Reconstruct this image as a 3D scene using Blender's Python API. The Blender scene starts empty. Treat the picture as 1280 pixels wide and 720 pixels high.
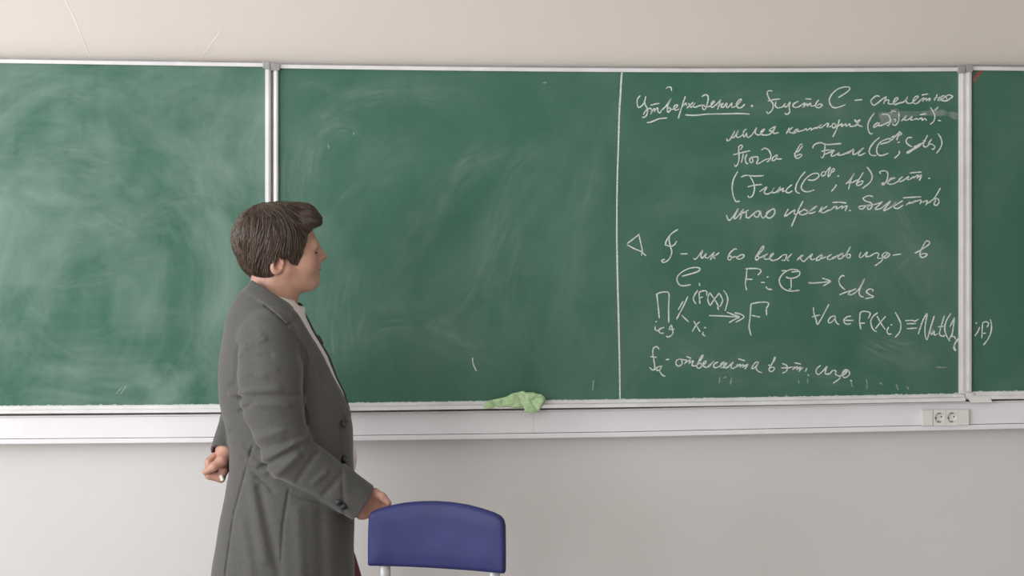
import bpy, bmesh, math, random
import numpy as np
from mathutils import Matrix, Vector
random.seed(7); np.random.seed(7)
sc = bpy.context.scene
COL = sc.collection

# ------------------------------------------------------------------ camera
FPX, CX, HY = 2343.0, 640.0, 290.0
YAW, ROLL, CAMZ, DIST = math.radians(6.9), 0.002, 1.65, 5.5
Fw = np.array([math.sin(YAW), math.cos(YAW), 0.0])
R0 = np.array([math.cos(YAW), -math.sin(YAW), 0.0]); U0 = np.array([0, 0, 1.0])
Rr = R0 * math.cos(ROLL) - U0 * math.sin(ROLL); Ur = U0 * math.cos(ROLL) + R0 * math.sin(ROLL)
CAM = -DIST * Fw + np.array([0, 0, CAMZ])
cd = bpy.data.cameras.new('camera'); cam = bpy.data.objects.new('camera', cd); COL.objects.link(cam)
cd.sensor_width = 36; cd.lens = 36 * FPX / 1280; cd.shift_y = -(360 - HY) / 1280; cd.clip_end = 100
cam.matrix_world = Matrix(((Rr[0], Ur[0], -Fw[0], CAM[0]), (Rr[1], Ur[1], -Fw[1], CAM[1]), (Rr[2], Ur[2], -Fw[2], CAM[2]), (0, 0, 0, 1)))
sc.camera = cam
# ------------------------------------------------------------------ light
sc.view_settings.view_transform = 'Standard'; sc.view_settings.look = 'None'
sc.view_settings.exposure = 0.0; sc.view_settings.gamma = 1.0; sc.view_settings.use_curve_mapping = False
wd = bpy.data.worlds.new('sky'); sc.world = wd; wd.use_nodes = True
bg = wd.node_tree.nodes['Background']; bg.inputs[0].default_value = (0.80, 0.88, 1.0, 1); bg.inputs[1].default_value = 0.5
ROOM = dict(x0=-3.3, x1=4.6, y0=-7.6, y1=0.06, z1=3.2)
WIN = [(-2.5, -0.85), (-4.7, -3.05), (-6.9, -5.25)]
WINZ = (0.85, 2.85)
WPOW = [64, 100, 100]
for (a, b), p in zip(WIN, WPOW):
    ld = bpy.data.lights.new('window_daylight', 'AREA'); lo = bpy.data.objects.new('window_daylight', ld); COL.objects.link(lo)
    ld.shape = 'RECTANGLE'; ld.size = WINZ[1] - WINZ[0] - .1; ld.size_y = b - a - .1; ld.energy = p; ld.color = (0.98, 0.985, 1.0)
    lo.location = (ROOM['x0'] - 0.06, (a + b) / 2, sum(WINZ) / 2); lo.rotation_euler = (0, -math.pi / 2, 0)

# ------------------------------------------------------------------ helpers
def hit(px, py, Y):
    px = np.asarray(px, float); py = np.asarray(py, float)
    X = (px - CX) / FPX; V = -(py - HY) / FPX
    d = Fw + X[..., None] * Rr + V[..., None] * Ur
    t = (Y - CAM[1]) / d[..., 1]
    return CAM + t[..., None] * d
def P(px, py, Y=0.0): return hit(np.array(px), np.array(py), Y)

def tag(o, label=None, cat=None, group=None, kind=None):
    for k, v in (('label', label), ('category', cat), ('group', group), ('kind', kind)):
        if v: o[k] = v
    return o
def empty(name, loc=(0, 0, 0)):
    o = bpy.data.objects.new(name, None); COL.objects.link(o); o.location = loc; o.empty_display_size = .05
    bpy.context.view_layer.update(); return o
def link(name, me, mat=None, parent=None, smooth=False):
    o = bpy.data.objects.new(name, me); COL.objects.link(o)
    if mat: me.materials.append(mat)
    if smooth: me.shade_smooth()
    if parent is not None:
        bpy.context.view_layer.update()
        o.parent = parent; o.matrix_parent_inverse = parent.matrix_world.inverted()
    return o
def mesh(name, vs, fs, mat=None, parent=None, smooth=False):
    me = bpy.data.meshes.new(name); me.from_pydata([tuple(map(float, v)) for v in vs], [], [tuple(map(int, f)) for f in fs]); me.update()
    bm = bmesh.new(); bm.from_mesh(me); bmesh.ops.recalc_face_normals(bm, faces=bm.faces); bm.to_mesh(me); bm.free()
    return link(name, me, mat, parent, smooth)
class MB:
    def __init__(s): s.v = []; s.f = []
    def add(s, vs, fs):
        n = len(s.v); s.v += [tuple(v) for v in vs]; s.f += [tuple(i + n for i in f) for f in fs]; return s
    def box(s, x0, x1, y0, y1, z0, z1):
        v = [(x, y, z) for x in (x0, x1) for y in (y0, y1) for z in (z0, z1)]
        return s.add(v, [(0, 1, 3, 2), (4, 6, 7, 5), (0, 4, 5, 1), (2, 3, 7, 6), (0, 2, 6, 4), (1, 5, 7, 3)])
    def slab(s, top, bot, y0, y1, lean=0):
        """strip between two pixel polylines (taken on the plane y0), from depth y0 back to y1"""
        t = [P(*p, y0) for p in top]; b = [P(*p, y0) for p in bot]; n = len(t)
        t = [p + np.array([0, lean, 0]) for p in t]
        v = t + b + [(p[0], y1 + lean, p[2]) for p in t] + [(p[0], y1, p[2]) for p in b]
        f = []
        for i in range(n - 1):
            f += [(i, i + 1, n + i + 1, n + i), (2*n + i, 3*n + i, 3*n + i + 1, 2*n + i + 1), (i, 2*n + i, 2*n + i + 1, i + 1), (n + i, n + i + 1, 3*n + i + 1, 3*n + i)]
        f += [(0, n, 3*n, 2*n), (n - 1, 3*n - 1, 4*n - 1, 2*n - 1)]
        return s.add(v, f)
    def tube(s, pts, r, n=12, ry=None):
        pts = [np.array(p, float) for p in pts]; rings = []
        for i, p in enumerate(pts):
            d = pts[min(i + 1, len(pts) - 1)] - pts[max(i - 1, 0)]; d /= np.linalg.norm(d)
            a = np.cross(d, (0, 1, 0) if abs(d[1]) < .9 else (1, 0, 0)); a /= np.linalg.norm(a); b = np.cross(d, a)
            rings.append([p + r * math.cos(2*math.pi*k/n) * a + (ry or r) * math.sin(2*math.pi*k/n) * b for k in range(n)])
        v = [q for g in rings for q in g]; f = []
        for i in range(len(pts) - 1):
            for k in range(n):
                f.append((i*n + k, i*n + (k+1) % n, (i+1)*n + (k+1) % n, (i+1)*n + k))
        f += [tuple(range(n)), tuple(range((len(pts)-1)*n, len(pts)*n))]
        return s.add(v, f)
    def build(s, name, mat=None, parent=None, smooth=False, bevel=0):
        o = mesh(name, s.v, s.f, mat, parent, smooth)
        if bevel:
            m = o.modifiers.new('bevel', 'BEVEL'); m.width = bevel; m.segments = 2; m.limit_method = 'ANGLE'
        return o

class NT:
    def __init__(s, name):
        s.m = bpy.data.materials.new(name); s.m.use_nodes = True; s.t = s.m.node_tree; s.b = s.t.nodes['Principled BSDF']
        s.out = s.t.nodes['Material Output']
    def n(s, typ, **kw):
        nd = s.t.nodes.new(typ)
        for k, v in kw.items():
            if k.startswith('i_'): nd.inputs[k[2:].replace('_', ' ')].default_value = v
            else: setattr(nd, k, v)
        return nd
    def l(s, a, b): s.t.links.new(a, b)
    def coord(s, scale=(1, 1, 1), rot=(0, 0, 0)):
        tc = s.n('ShaderNodeTexCoord'); mp = s.n('ShaderNodeMapping'); mp.inputs['Scale'].default_value = scale; mp.inputs['Rotation'].default_value = rot
        s.l(tc.outputs['Object'], mp.inputs[0]); return mp.outputs[0]
    def noise(s, vec, scale, detail=4, rough=.55, dist=0):
        nd = s.n('ShaderNodeTexNoise'); nd.inputs['Scale'].default_value = scale; nd.inputs['Detail'].default_value = detail
        nd.inputs['Roughness'].default_value = rough; nd.inputs['Distortion'].default_value = dist; s.l(vec, nd.inputs['Vector']); return nd.outputs[0]
    def ramp(s, fac, a, b, ca=0.0, cb=1.0):
        nd = s.n('ShaderNodeMapRange'); nd.inputs[1].default_value = a; nd.inputs[2].default_value = b; nd.inputs[3].default_value = ca; nd.inputs[4].default_value = cb
        s.l(fac, nd.inputs[0]); return nd.outputs[0]
    def math(s, op, a, b=None):
        nd = s.n('ShaderNodeMath', operation=op)
        for i, x in enumerate((a, b)):
            if x is None: continue
            if isinstance(x, (int, float)): nd.inputs[i].default_value = x
            else: s.l(x, nd.inputs[i])
        return nd.outputs[0]
    def mix(s, fac, a, b):
        nd = s.n('ShaderNodeMix', data_type='RGBA')
        for i, x in ((0, fac), (6, a), (7, b)):
            if isinstance(x, (int, float)): nd.inputs[i].default_value = x
            elif isinstance(x, tuple): nd.inputs[i].default_value = (*x[:3], 1)
            else: s.l(x, nd.inputs[i])
        return nd.outputs[2]
    def bump(s, h, strength, dist=.002):
        nd = s.n('ShaderNodeBump'); nd.inputs['Strength'].default_value = strength; nd.inputs['Distance'].default_value = dist
        s.l(h, nd.inputs['Height']); s.l(nd.outputs[0], s.b.inputs['Normal'])
    def col(s, x):
        if isinstance(x, tuple): s.b.inputs['Base Color'].default_value = (*x[:3], 1)
        else: s.l(x, s.b.inputs['Base Color'])
def mat(name, c, rough=.5, metal=0, var=.08, scale=20, bump=0, bscale=200, sheen=0, c2=None, coat=0):
    k = NT(name); v = k.coord()
    nz = k.noise(v, scale)
    d = c2 or tuple(x * (1 - var * 2) for x in c); e = c if c2 else tuple(x * (1 + var) for x in c)
    k.col(k.mix(k.ramp(nz, .3, .7), d, e)); k.b.inputs['Roughness'].default_value = rough; k.b.inputs['Metallic'].default_value = metal
    if bump: k.bump(k.noise(v, bscale, 3), bump)
    if sheen: k.b.inputs['Sheen Weight'].default_value = sheen; k.b.inputs['Sheen Roughness'].default_value = .5
    return k.m

# ------------------------------------------------------------------ materials
M = {}
def wall_material():
    k = NT('wall_paint'); v = k.coord()
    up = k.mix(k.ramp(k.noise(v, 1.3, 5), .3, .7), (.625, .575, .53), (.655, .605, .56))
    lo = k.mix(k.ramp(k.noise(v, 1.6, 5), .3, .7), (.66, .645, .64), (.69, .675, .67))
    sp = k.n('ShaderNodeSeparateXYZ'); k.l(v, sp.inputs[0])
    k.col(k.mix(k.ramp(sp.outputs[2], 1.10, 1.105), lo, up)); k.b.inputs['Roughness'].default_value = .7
    k.bump(k.noise(v, 60, 4), .15, .002); return k.m
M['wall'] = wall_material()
M['ceiling'] = mat('ceiling_paint', (.8, .79, .77), .9, var=.02)
M['floor'] = mat('floor_linoleum', (.50, .46, .41), .45, var=.08, scale=8, bump=.05)
M['alu'] = mat('pale_aluminium', (.76, .755, .76), .38, .1, var=.06, scale=12)
M['alu_gap_shade'] = mat('grey_alu_and_gap_shade', (.36, .35, .35), .5, .2, var=.06)  # hinge strip metal; its dark grey also paints the shadow line above the frames
M['cap'] = mat('grey_plastic', (.34, .34, .33), .6, var=.1, scale=90)
M['trunk'] = mat('white_plastic', (.83, .82, .855), .4, var=.02, scale=4)
M['socket'] = mat('socket_plastic', (.76, .75, .73), .35, var=.01)
M['dark'] = mat('dark_hole', (.03, .03, .03), .6)
M['brass'] = mat('contact_metal', (.4, .38, .34), .4, .8)
M['winframe'] = mat('white_window_frame', (.8, .8, .8), .4)

def board_material(name, dust, seed, centres):
    k = NT(name); v = k.coord()
    def shifted(scale, rot=(0, 0, 0)):
        mp = k.n('ShaderNodeMapping'); mp.inputs['Scale'].default_value = scale; mp.inputs['Rotation'].default_value = rot; mp.inputs['Location'].default_value = (seed * 3.1, 0, seed * 1.7)
        k.l(v, mp.inputs[0]); return mp.outputs[0]
    big = k.ramp(k.noise(shifted((1, 1, 1.0)), 2.2, 5, .6, 1.2), .38, .70)
    ver = k.ramp(k.noise(shifted((5, 1, .8)), 1.2, 5, .65, .5), .42, .75)
    hor = k.ramp(k.noise(shifted((1.2, 1, 12), (0, .25, 0)), 1.5, 5, .65, .6), .42, .78)
    mask = k.ramp(k.noise(shifted((1, 1, 1)), 1.4, 3), .4, .62)
    t = k.math('ADD', k.math('MULTIPLY', big, .62), k.math('MULTIPLY', ver, .16))
    t = k.math('ADD', t, k.math('MULTIPLY', k.math('MULTIPLY', hor, mask), .22))
    for (cx, cz, rad, amt) in centres:     # wipe arcs of the cloth
        sub = k.n('ShaderNodeVectorMath', operation='SUBTRACT'); sub.inputs[1].default_value = (cx, 0, cz); k.l(v, sub.inputs[0])
        sp = k.n('ShaderNodeSeparateXYZ'); k.l(sub.outputs[0], sp.inputs[0])
        r = k.math('SQRT', k.math('ADD', k.math('POWER', sp.outputs[0], 2), k.math('MULTIPLY', k.math('POWER', sp.outputs[2], 2), .7)))
        an = k.math('ARCTAN2', sp.outputs[2], sp.outputs[0])
        cb = k.n('ShaderNodeCombineXYZ'); k.l(k.math('MULTIPLY', r, 9), cb.inputs[0]); k.l(k.math('MULTIPLY', an, .7), cb.inputs[1])
        arc = k.ramp(k.noise(cb.outputs[0], 1.4, 5, .65, 1.3), .45, .75)
        t = k.math('ADD', t, k.math('MULTIPLY', k.math('MULTIPLY', arc, k.ramp(r, rad, rad * .45)), amt))
    speck = k.ramp(k.noise(shifted((1, 1, 1)), 130, 2), .74, .80)
    t = k.math('ADD', k.math('MULTIPLY', t, dust), k.math('MULTIPLY', k.math('MULTIPLY', speck, mask), .06))
    grn = k.mix(k.ramp(k.noise(v, 5, 3), .3, .7), (.042, .128, .085), (.049, .143, .096))
    k.col(k.mix(k.math('MINIMUM', t, .8), grn, (.39, .49, .455)))
    k.b.inputs['Roughness'].default_value = .6; k.b.inputs['Specular IOR Level'].default_value = .22
    return k.m
M['board_left'] = board_material('green_board_dusty', .62, 1.0, [(-1.25, 1.5, .8, .14)])
M['board_mid'] = board_material('green_board', .15, 2.0, [(-.75, 1.45, .75, .16), (.05, 1.35, .9, .18)])
M['board_right'] = board_material('green_board_clean', .12, 3.0, [])
def chalk_material(name, c, a0, a1, scale=260):
    k = NT(name); v = k.coord(); k.col(c); k.b.inputs['Roughness'].default_value = .95
    k.l(k.ramp(k.noise(v, scale, 3, .6), .32, .62, a0, a1), k.b.inputs['Alpha']); return k.m
M['chalk'] = chalk_material('white_chalk', (.80, .86, .81), .45, .95)
M['chalk_faint'] = chalk_material('faint_chalk', (.62, .68, .64), .08, .45)
M['smear'] = chalk_material('chalk_smear', (.58, .62, .58), 0, .30, 45)
M['chalk_red'] = chalk_material('red_chalk', (.55, .14, .13), .25, .8)

# ------------------------------------------------------------------ room
R_ = ROOM
def struct(o): o['kind'] = 'structure'; return o
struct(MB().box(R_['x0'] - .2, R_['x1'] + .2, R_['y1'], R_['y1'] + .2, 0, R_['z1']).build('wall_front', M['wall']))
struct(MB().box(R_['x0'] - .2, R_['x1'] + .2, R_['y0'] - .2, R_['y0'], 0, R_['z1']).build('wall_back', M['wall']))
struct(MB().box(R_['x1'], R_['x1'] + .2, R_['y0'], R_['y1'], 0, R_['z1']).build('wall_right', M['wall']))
wl = MB(); ys = sorted([y for w in WIN for y in w])
wl.box(R_['x0'] - .2, R_['x0'], R_['y0'], R_['y1'], 0, WINZ[0]); wl.box(R_['x0'] - .2, R_['x0'], R_['y0'], R_['y1'], WINZ[1], R_['z1'])
edges = [R_['y0']] + ys + [R_['y1']]
for i in range(0, len(edges), 2): wl.box(R_['x0'] - .2, R_['x0'], edges[i], edges[i + 1], *WINZ)
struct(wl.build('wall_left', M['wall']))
struct(MB().box(R_['x0'] - .2, R_['x1'] + .2, R_['y0'] - .2, R_['y1'] + .2, -.15, 0).build('floor', M['floor']))
struct(MB().box(R_['x0'] - .2, R_['x1'] + .2, R_['y0'] - .2, R_['y1'] + .2, R_['z1'], R_['z1'] + .15).build('ceiling', M['ceiling']))
for i, (a, b) in enumerate(WIN):
    m = MB(); x0, x1 = R_['x0'] - .14, R_['x0'] - .08; z0, z1 = WINZ
    m.box(x0, x1, a, b, z0, z0 + .06).box(x0, x1, a, b, z1 - .06, z1).box(x0, x1, a, a + .06, z0 + .06, z1 - .06).box(x0, x1, b - .06, b, z0 + .06, z1 - .06)
    m.box(x0, x1, (a + b) / 2 - .04, (a + b) / 2 + .04, z0 + .06, z1 - .06)
    struct(m.build('window_%d' % (i + 1), M['winframe']))
# hairline scratches in the paint above the board
sm = MB()
for pts in ([(78, -5), (92, 22), (103, 48), (112, 71)], [(276, 38), (262, 58), (250, 73)]):
    pts = np.array(pts, float)
    for a, b in zip(pts[:-1], pts[1:]):
        n = np.array([-(b - a)[1], (b - a)[0]]); n = n / np.linalg.norm(n) * .8
        q = [P(*(a + n), .0592), P(*(b + n), .0592), P(*(b - n), .0592), P(*(a - n), .0592)]
        sm.add(q, [(0, 1, 2, 3)])
o = sm.build('paint_scratch', mat('scratch_paint', (.78, .72, .67), .5)); o.parent = bpy.data.objects['wall_front']
o['label'] = 'pale hairline scratches in the wall paint'

# ------------------------------------------------------------------ cable trunking
tr = empty('cable_trunking', P(640, 549, .0))
tag(tr, 'long white plastic cable trunking running under the chalkboard', 'cable trunking')
TB = [(-140, 556.8), (0, 555.4), (260, 553.3), (600, 549), (780, 546.4), (1120, 539.2), (1280, 535.8), (1660, 528)]
off = lambda pts, d: [(x, y + d) for x, y in pts]
MB().slab(off(TB, -6.2), TB, -.006, .0595).build('lower_rail', M['trunk'], tr, bevel=.002)
MB().slab(off(TB, -35.4), off(TB, -33.2), -.006, .0595).build('upper_rail', M['trunk'], tr, bevel=.002)
J = 667.0
def cut(pts, a, b):
    xs = [p[0] for p in pts]; yy = [p[1] for p in pts]
    return [(a, np.interp(a, xs, yy))] + [p for p in pts if a < p[0] < b] + [(b, np.interp(b, xs, yy))]
for a, b in ((-140, J - .06), (J + .06, 1660)):
    c = cut(TB, a, b); MB().slab(off(c, -33.1), off(c, -7.0), -.002, .0595).build('cover', M['trunk'], tr, bevel=.0005)

# double wall socket clipped into the trunking
def socket():
    root = empty('wall_socket', P(1181, 522, -.003))
    tag(root, 'white double power socket in the cable trunking under the right board post', 'socket')
    yf = -.016
    p0, p1 = P(1152.5, 512, yf), P(1211.5, 531.2, yf)
    x0, x1, z1, z0 = p0[0], p1[0], p0[2] - .001, p1[2] - .001
    m = MB()
    cs = [P(1174.5, 521.6, yf), P(1190.3, 521, yf)]
    rad = .0155
    # front plate with two round openings (built as radial fans in square cells)
    hw = (cs[1][0] - cs[0][0]) / 2; mid = (cs[0][0] + cs[1][0]) / 2
    xa, xb = cs[0][0] - hw, cs[1][0] + hw
    MB().box(x0, xa - .0005, yf, -.0022, z0, z1).build('end_plate', M['socket'], root, bevel=.002)
    MB().box(xb + .0005, x1, yf, -.0022, z0, z1).build('end_plate', M['socket'], root, bevel=.002)
    for c in cs:
        m = MB(); N = 32; cz = (z0 + z1) / 2; v = []; f = []
        for k in range(N):
            a = 2 * math.pi * (k + .5) / N; ca, sa = math.cos(a), math.sin(a); s = 1 / max(abs(ca) / (hw - .0004), abs(sa) / ((z1 - z0) / 2))
            v += [(c[0] + ca * s, yf, cz + sa * s), (c[0] + ca * rad, yf, cz + sa * rad), (c[0] + ca * rad * .96, yf + .009, cz + sa * rad * .96), (c[0] + ca * s, -.0022, cz + sa * s)]
        for k in range(N):
            j = (k + 1) % N; f += [(4*k, 4*j, 4*j+1, 4*k+1), (4*k+1, 4*j+1, 4*j+2, 4*k+2), (4*k+3, 4*j+3, 4*j, 4*k)]
        f.append(tuple(4*k+2 for k in range(N))); m.add(v, f)
        so = m.build('socket_insert', M['socket'], root)
        for s in (-1, 1):
            MB().tube([(c[0] + s * .0085, yf + .0085, cz + s * .002), (c[0] + s * .0085, yf + .0089, cz + s * .002)], .0024, 12).build('pin_hole', M['dark'], so)
            MB().box(c[0] - .003, c[0] + .003, yf + .003, yf + .009, cz + s * .0125 - .0015, cz + s * .0125 + .0015).build('earth_contact', M['brass'], so)
    # end rims
socket()

# ------------------------------------------------------------------ chalkboard
bd = empty('chalkboard', P(770, 500, 0))
tag(bd, 'green three-leaf chalkboard with aluminium frame and chalk formulas on the wall', 'chalkboard')
LT = [(-130, 77), (0, 78.8), (165, 81.2), (331.5, 83.6)]; LB = [(-130, 508.6), (0, 508), (165, 507), (331.5, 505.7)]
MT = [(342, 85.3), (520, 87.8), (700, 89.6), (860, 90.4), (1030, 90), (1207.3, 89)]; MBt = [(342, 505.7), (600, 502), (770, 500), (1000, 496.4), (1207.3, 492.4)]
RT = [(1207.5, 87.7), (1280, 88.5), (1640, 92)]; RB = [(1207.5, 490.2), (1280, 489.4), (1640, 486)]
def resample(pts, n=14):
    x0, x1 = pts[0][0], pts[-1][0]; xs = np.linspace(x0, x1, n)
    return list(zip(xs, np.interp(xs, [p[0] for p in pts], [p[1] for p in pts])))
def leaf(T, B, m, dt, db, posts, tray, label):
    T, B = resample(T), resample(B)
    pn = MB().slab(off(T, -3), off(B, 3), 0, .02).build('board_panel', m, bd); pn['label'] = label
    fr = MB(); yb = .03
    fr.slab(off(T, -4.8), T, -.008, yb)                                    # top bar
    fr.slab(B, off(B, 5), -.007, yb)                                       # bottom bar
    for (a, b) in posts:
        ta = np.interp((a + b) / 2, [p[0] for p in T], [p[1] for p in T]); ba = np.interp((a + b) / 2, [p[0] for p in B], [p[1] for p in B])
        w = (b - a)
        fr.slab([(a, ta), (b, ta)], [(a, ba), (b, ba)], -.010, yb)
        fr.slab([(a + w * .35, ta + 2), (a + w * .75, ta + 2)], [(a + w * .35, ba - 2), (a + w * .75, ba - 2)], -.013, -.0099)   # raised rib
    fr.build('frame', M['alu'], pn, bevel=.0012)
    MB().slab(off(T, -7.4), off(T, -4.6), .012, .05).build('gap_shadow_strip', M['alu_gap_shade'], pn)  # dark strip painting the shadowed gap between top bar and wall
    ty = MB(); ty.slab(off(B, 5), off(B, 9.3), -.040 if tray else -.022, -.037 if tray else -.019, .004)
    ty.slab(off(B, 4.4), off(B, 5.4), -.0329 if tray else -.0149, -.002)
    t_ = ty.build('chalk_tray', M['alu'], pn, bevel=.0008)
    return pn
pl = leaf(LT, LB, M['board_left'], 0, 0, [(331.5, 338.3)], False, 'left leaf, hazy with chalk dust')
pm = leaf(MT, MBt, M['board_mid'], 0, 0, [(342, 347.8), (1199.3, 1207.3)], True, 'wide middle leaf with writing on its right side')
pr = leaf(RT, RB, M['board_right'], 0, 0, [(1207.5, 1214.6)], False, 'right leaf, cleaner dark green')
MB().slab([(338.4, 84), (341.9, 84)], [(338.4, 512), (341.9, 512)], .004, .03).build('hinge_strip', M['alu_gap_shade'], bd)
for q in ([(328.6, 76.3), (337.5, 77)], [(328.6 , 85.5), (337.5, 87)]), ([(338.5, 78.5), (349.5, 79)], [(338.5, 88), (349.5, 88)]), ([(1198.5, 82.6), (1207, 82.4)], [(1198.5, 91.3), (1207, 91.3)]), ([(1207.8, 81), (1216.3, 81)], [(1207.8, 90.2), (1216.3, 89.6)]):
    MB().slab(q[0], q[1], -.017, .0).build('corner_cap', M['cap'], bd, bevel=.0015)
for q in ([(1194.5, 493), (1206, 493)], [(1194.5, 500), (1206, 500)]), ([(1208, 491), (1217, 491)], [(1208, 497), (1217, 497)]):
    MB().slab(q[0], q[1], -.016, .0).build('corner_cap', M['cap' if 0 else 'alu'], bd, bevel=.0015)

# ---- handwriting, traced as chalk strokes
def cr(pts, step=1.0):
    p = np.array(pts, float)
    if len(p) == 2: p = np.array([p[0], (p[0] + p[1]) / 2, p[1]])
    q = np.vstack([2 * p[0] - p[1], p, 2 * p[-1] - p[-2]]); out = []
    for i in range(1, len(q) - 2):
        n = max(2, int(np.linalg.norm(q[i + 1] - q[i]) / step))
        for t in np.arange(n) / n:
            a, b, c, d = q[i - 1], q[i], q[i + 1], q[i + 2]
            out.append(.5 * (2 * b + (c - a) * t + (2 * a - 5 * b + 4 * c - d) * t * t + (3 * b - a - 3 * c + d) * t ** 3))
    out.append(p[-1]); return np.array(out)
def stroke(m, pts, width, y, taper=True):
    c = cr(pts); d = np.gradient(c, axis=0); L = np.linalg.norm(d, axis=1) + 1e-9; n = np.stack([-d[:, 1], d[:, 0]], 1) / L[:, None]
    k = len(c); t = np.linspace(0, 1, k)
    w = width / 2 * (.86 + .2 * np.sin(t * 9 + random.random() * 6) * .6)
    if taper: w = w * np.minimum(1, .55 + np.minimum(np.arange(k), np.arange(k)[::-1]) * .35)
    A = hit(c[:, 0] + n[:, 0] * w, c[:, 1] + n[:, 1] * w, y); B = hit(c[:, 0] - n[:, 0] * w, c[:, 1] - n[:, 1] * w, y)
    m.add(list(A) + list(B), [(i, i + 1, k + i + 1, k + i) for i in range(k - 1)])
def parse(s, x0, y0, sc_):
    for part in s.strip().split(';'):
        part = part.strip()
        if part: yield [(x0 + float(a) / sc_, y0 + float(b) / sc_) for a, b in (q.split(',') for q in part.split())]
S1, S2, S3 = 10.29, 8.575, 7.915
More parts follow.
